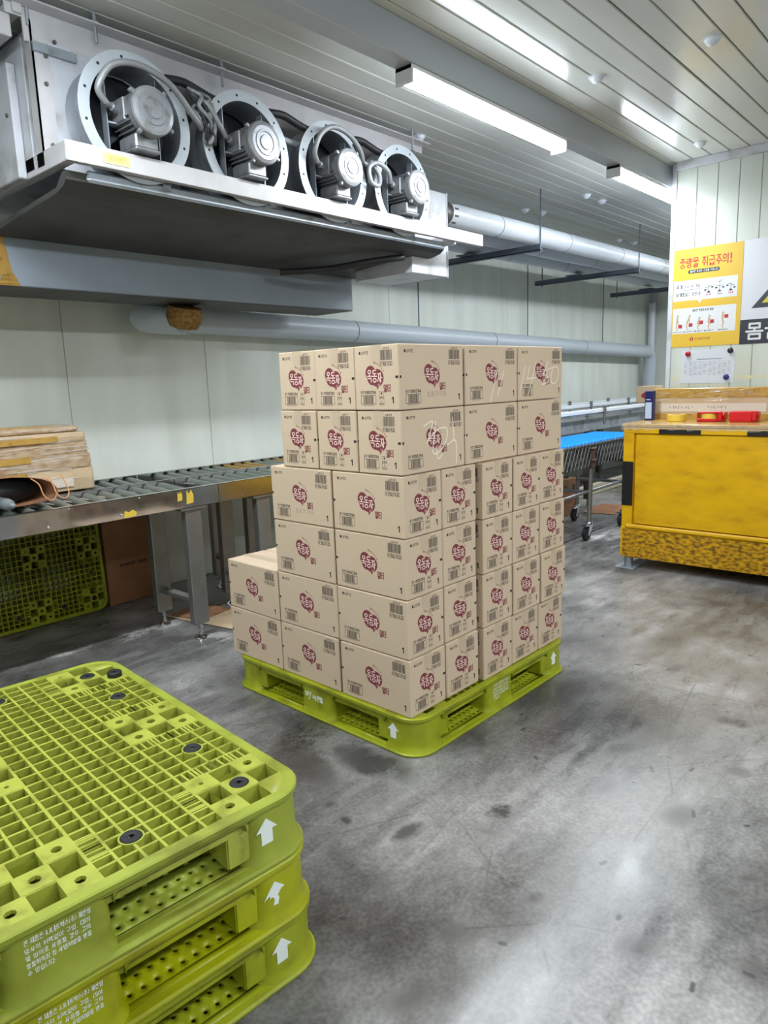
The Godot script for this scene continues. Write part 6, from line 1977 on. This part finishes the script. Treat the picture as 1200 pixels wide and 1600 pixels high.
# ------------------------------------------------------------------ far right: blue flexible conveyor, guide-rail conveyor
func build_right_side() -> void:
	var t := thing("flexible_conveyor", "expanding conveyor with blue rollers on scissor frames and castors", "conveyor", Vector3(4.95, 0, -2.60), 0.0)
	var D := -0.46
	var n := 26
	var s := S()
	var pitch := 0.062
	var roll := rod_mesh(Vector3(0, 0, -0.012), Vector3(0, 0, D + 0.012), 0.023, 14)
	for i in n:
		var y := 0.80
		part(t, "roller", roll, M.blue_roller, "bright blue roller", Vector3(pitch * i, y, 0))
	var bar_a := rod_mesh(Vector3(-0.02, 0.80, 0), Vector3(0.075, 0.615, 0), 0.006, 6)
	var bar_b := rod_mesh(Vector3(0.075, 0.80, 0), Vector3(-0.02, 0.615, 0), 0.006, 6)
	var nut := rod_mesh(Vector3(0, 0.80, -0.006), Vector3(0, 0.80, 0.008), 0.012, 8)
	for z in [0.0, D]:
		var zo: float = 0.007 if z == 0.0 else -0.007
		for i in n - 1:
			part(t, "scissor_bar", bar_a, M.dark_steel, "", Vector3(pitch * i, 0, z))
			part(t, "scissor_bar", bar_b, M.dark_steel, "", Vector3(pitch * i, 0, z + zo))
			part(t, "axle_nut", nut, M.leg_steel, "", Vector3(pitch * i, 0, z + zo))
	for lx in [0.53, 1.23]:
		for z in [0.0, D]:
			s = S()
			rod(s, Vector3(lx, 0.14, z), Vector3(lx + 0.02, 0.62, z), 0.018, 14)
			part(t, "leg", done(s), M.leg_steel)
			s = S()
			box(s, Vector3(lx + 0.02, 0.68, z), Vector3(0.05, 0.16, 0.05), 0.006)
			box(s, Vector3(lx + 0.02, 0.765, z), Vector3(0.075, 0.012, 0.06), 0.003)
			box(s, Vector3(lx + 0.02, 0.67, z), Vector3(0.075, 0.012, 0.06), 0.003)
			part(t, "leg_bracket", done(s), M.rusty_steel)
			# castor: fork, wheel, brake lever
			s = S()
			rod(s, Vector3(lx, 0.125, z), Vector3(lx, 0.15, z), 0.03, 14)
			for e in [-0.022, 0.022]:
				var poly := PackedVector2Array([Vector2(0.02, 0.13), Vector2(-0.035, 0.125), Vector2(-0.06, 0.05), Vector2(-0.04, 0.04), Vector2(0.0, 0.09)])
				prism(s, poly, 0.004, Transform3D(Basis(), Vector3(lx, 0, z + e - 0.002)))
			box(s, Vector3(lx - 0.05, 0.128, z), Vector3(0.10, 0.012, 0.05), 0.004)
			part(t, "castor_fork", done(s), M.chrome)
			part(t, "wheel", lathe_mesh([Vector2(0.012, -0.018), Vector2(0.05, -0.018), Vector2(0.058, -0.012), Vector2(0.0595, 0.0), Vector2(0.058, 0.012), Vector2(0.05, 0.018), Vector2(0.012, 0.018)], 26, Transform3D(Basis(Vector3.RIGHT, PI / 2), Vector3(lx - 0.05, 0.06, z))), M.black_rubber, "black castor wheel")
		part(t, "cross_bar", rod_mesh(Vector3(lx, 0.40, 0), Vector3(lx, 0.40, D), 0.014, 12), M.leg_steel)
	part(t, "long_bar", rod_mesh(Vector3(-0.5, 0.395, -0.02), Vector3(1.24, 0.41, -0.02), 0.014, 12), M.leg_steel)
	part(t, "cable_loop", tube_mesh(smooth_path([Vector3(0.1, 0.74, -0.1), Vector3(0.14, 0.6, -0.08), Vector3(0.25, 0.56, -0.06), Vector3(0.32, 0.62, -0.08), Vector3(0.33, 0.72, -0.1)], 8), 0.009, 8), M.black_hose)
	# guide-rail conveyor behind it, along the wall
	var g := thing("rail_conveyor", "long steel conveyor with white guide rails beside the wall", "conveyor", Vector3(5.4, 0, -3.25), 0.0)
	var L := 5.2
	s = S()
	slab(s, Vector3(0, 0.80, 0.0), Vector3(L, 0.92, 0.006), 0.002)
	slab(s, Vector3(0, 0.80, -0.86), Vector3(L, 0.92, -0.854), 0.002)
	slab(s, Vector3(0, 0.868, -0.854), Vector3(L, 0.878, 0.0))
	part(g, "conveyor_bed", done(s), M.galvanised)
	part(g, "belt", slab_mesh(Vector3(0.02, 0.879, -0.82), Vector3(L - 0.02, 0.886, -0.035), 0.002), M.leg_steel)
	for z in [0.05, -0.14, -0.62, -0.90]:
		var y: float = 1.0 if z != -0.14 else 0.965
		part(g, "guide_rail", slab_mesh(Vector3(-0.1, y - 0.022, z - 0.02), Vector3(L, y + 0.022, z + 0.02), 0.008), M.white_pipe, "white guide rail")
		part(g, "rail_backing", slab_mesh(Vector3(-0.1, y - 0.034, z - 0.012), Vector3(L, y - 0.022, z + 0.012)), M.galvanised)
		for i in 5:
			s = S()
			rod(s, Vector3(0.5 + 1.1 * i, 0.86, z + 0.025), Vector3(0.5 + 1.1 * i, y + 0.03, z + 0.025), 0.014, 10)
			box(s, Vector3(0.5 + 1.1 * i, y, z + 0.012), Vector3(0.05, 0.05, 0.045), 0.004)
			rod(s, Vector3(0.5 + 1.1 * i, y + 0.03, z + 0.025), Vector3(0.5 + 1.1 * i, y + 0.05, z + 0.025), 0.022, 8)
			part(g, "rail_clamp", done(s), M.leg_steel)
	for x in [1.42, 3.4, 5.0]:
		for z in [0.0, -0.8]:
			part(g, "leg", slab_mesh(Vector3(x, 0.09, z - 0.06), Vector3(x + 0.1, 0.80, z), 0.004), M.dark_steel)
			part(g, "levelling_foot", lathe_mesh([Vector2(0, 0.001), Vector2(0.04, 0.001), Vector2(0.015, 0.02), Vector2(0.012, 0.09), Vector2(0, 0.09)], 14, Transform3D(Basis(), Vector3(x + 0.05, 0, z - 0.03))), M.leg_steel)
		part(g, "cross_bar", slab_mesh(Vector3(x + 0.02, 0.25, -0.74), Vector3(x + 0.08, 0.30, -0.06), 0.003), M.dark_steel)
	# odds and ends under it
	var c := thing("brown_carton", "brown carton with dark symbols on the floor under the far conveyor", "carton", Vector3(6.36, 0.001, -3.36), 0.0)
	part(c, "box_body", slab_mesh(Vector3(-0.17, 0, -0.13), Vector3(0.17, 0.36, 0.13), 0.003), M.cardboard_dark)
	s = S()
	for x in [-0.11, 0.06]:
		slab(s, Vector3(x, 0.245, 0.1298), Vector3(x + 0.05, 0.30, 0.1306))
	for i in 4:
		slab(s, Vector3(-0.13, 0.19 - 0.022 * i, 0.1298), Vector3(0.1 - 0.04 * (i % 2), 0.196 - 0.022 * i, 0.1306))
	part(c, "printed_symbol", done(s), M.black_tape)
	single("floor_board", "flat brown cardboard piece under the far conveyor leg", "cardboard", slab_mesh(Vector3(-0.28, 0.001, -0.16), Vector3(0.28, 0.007, 0.16), 0.002), M.kraft_paper, Vector3(6.85, 0, -3.05), 0.1)
	single("kerb_board", "long beige board lying along the floor behind the conveyor legs", "board", slab_mesh(Vector3(-0.9, 0.001, -0.03), Vector3(1.6, 0.12, 0.03), 0.006), M.beige_board, Vector3(7.6, 0, -3.60))
	var h := thing("small_carton", "small tan carton with a red printed oval on the far rails", "carton", Vector3(8.25, 1.0235, -3.2), 0.0)
	part(h, "box_body", slab_mesh(Vector3(-0.12, 0, -0.11), Vector3(0.12, 0.19, 0.11), 0.004), M.cardboard)
	var ov := S()
	var ring := PackedVector2Array()
	for i in 24:
		ring.append(Vector2(cos(TAU * i / 24) * 0.05, sin(TAU * i / 24) * 0.034))
	prism(ov, ring, 0.0008, Transform3D(Basis(Vector3.UP, -PI / 2), Vector3(-0.1202, 0.085, 0.0)))
	part(h, "printed_oval", done(ov), M.red_print)
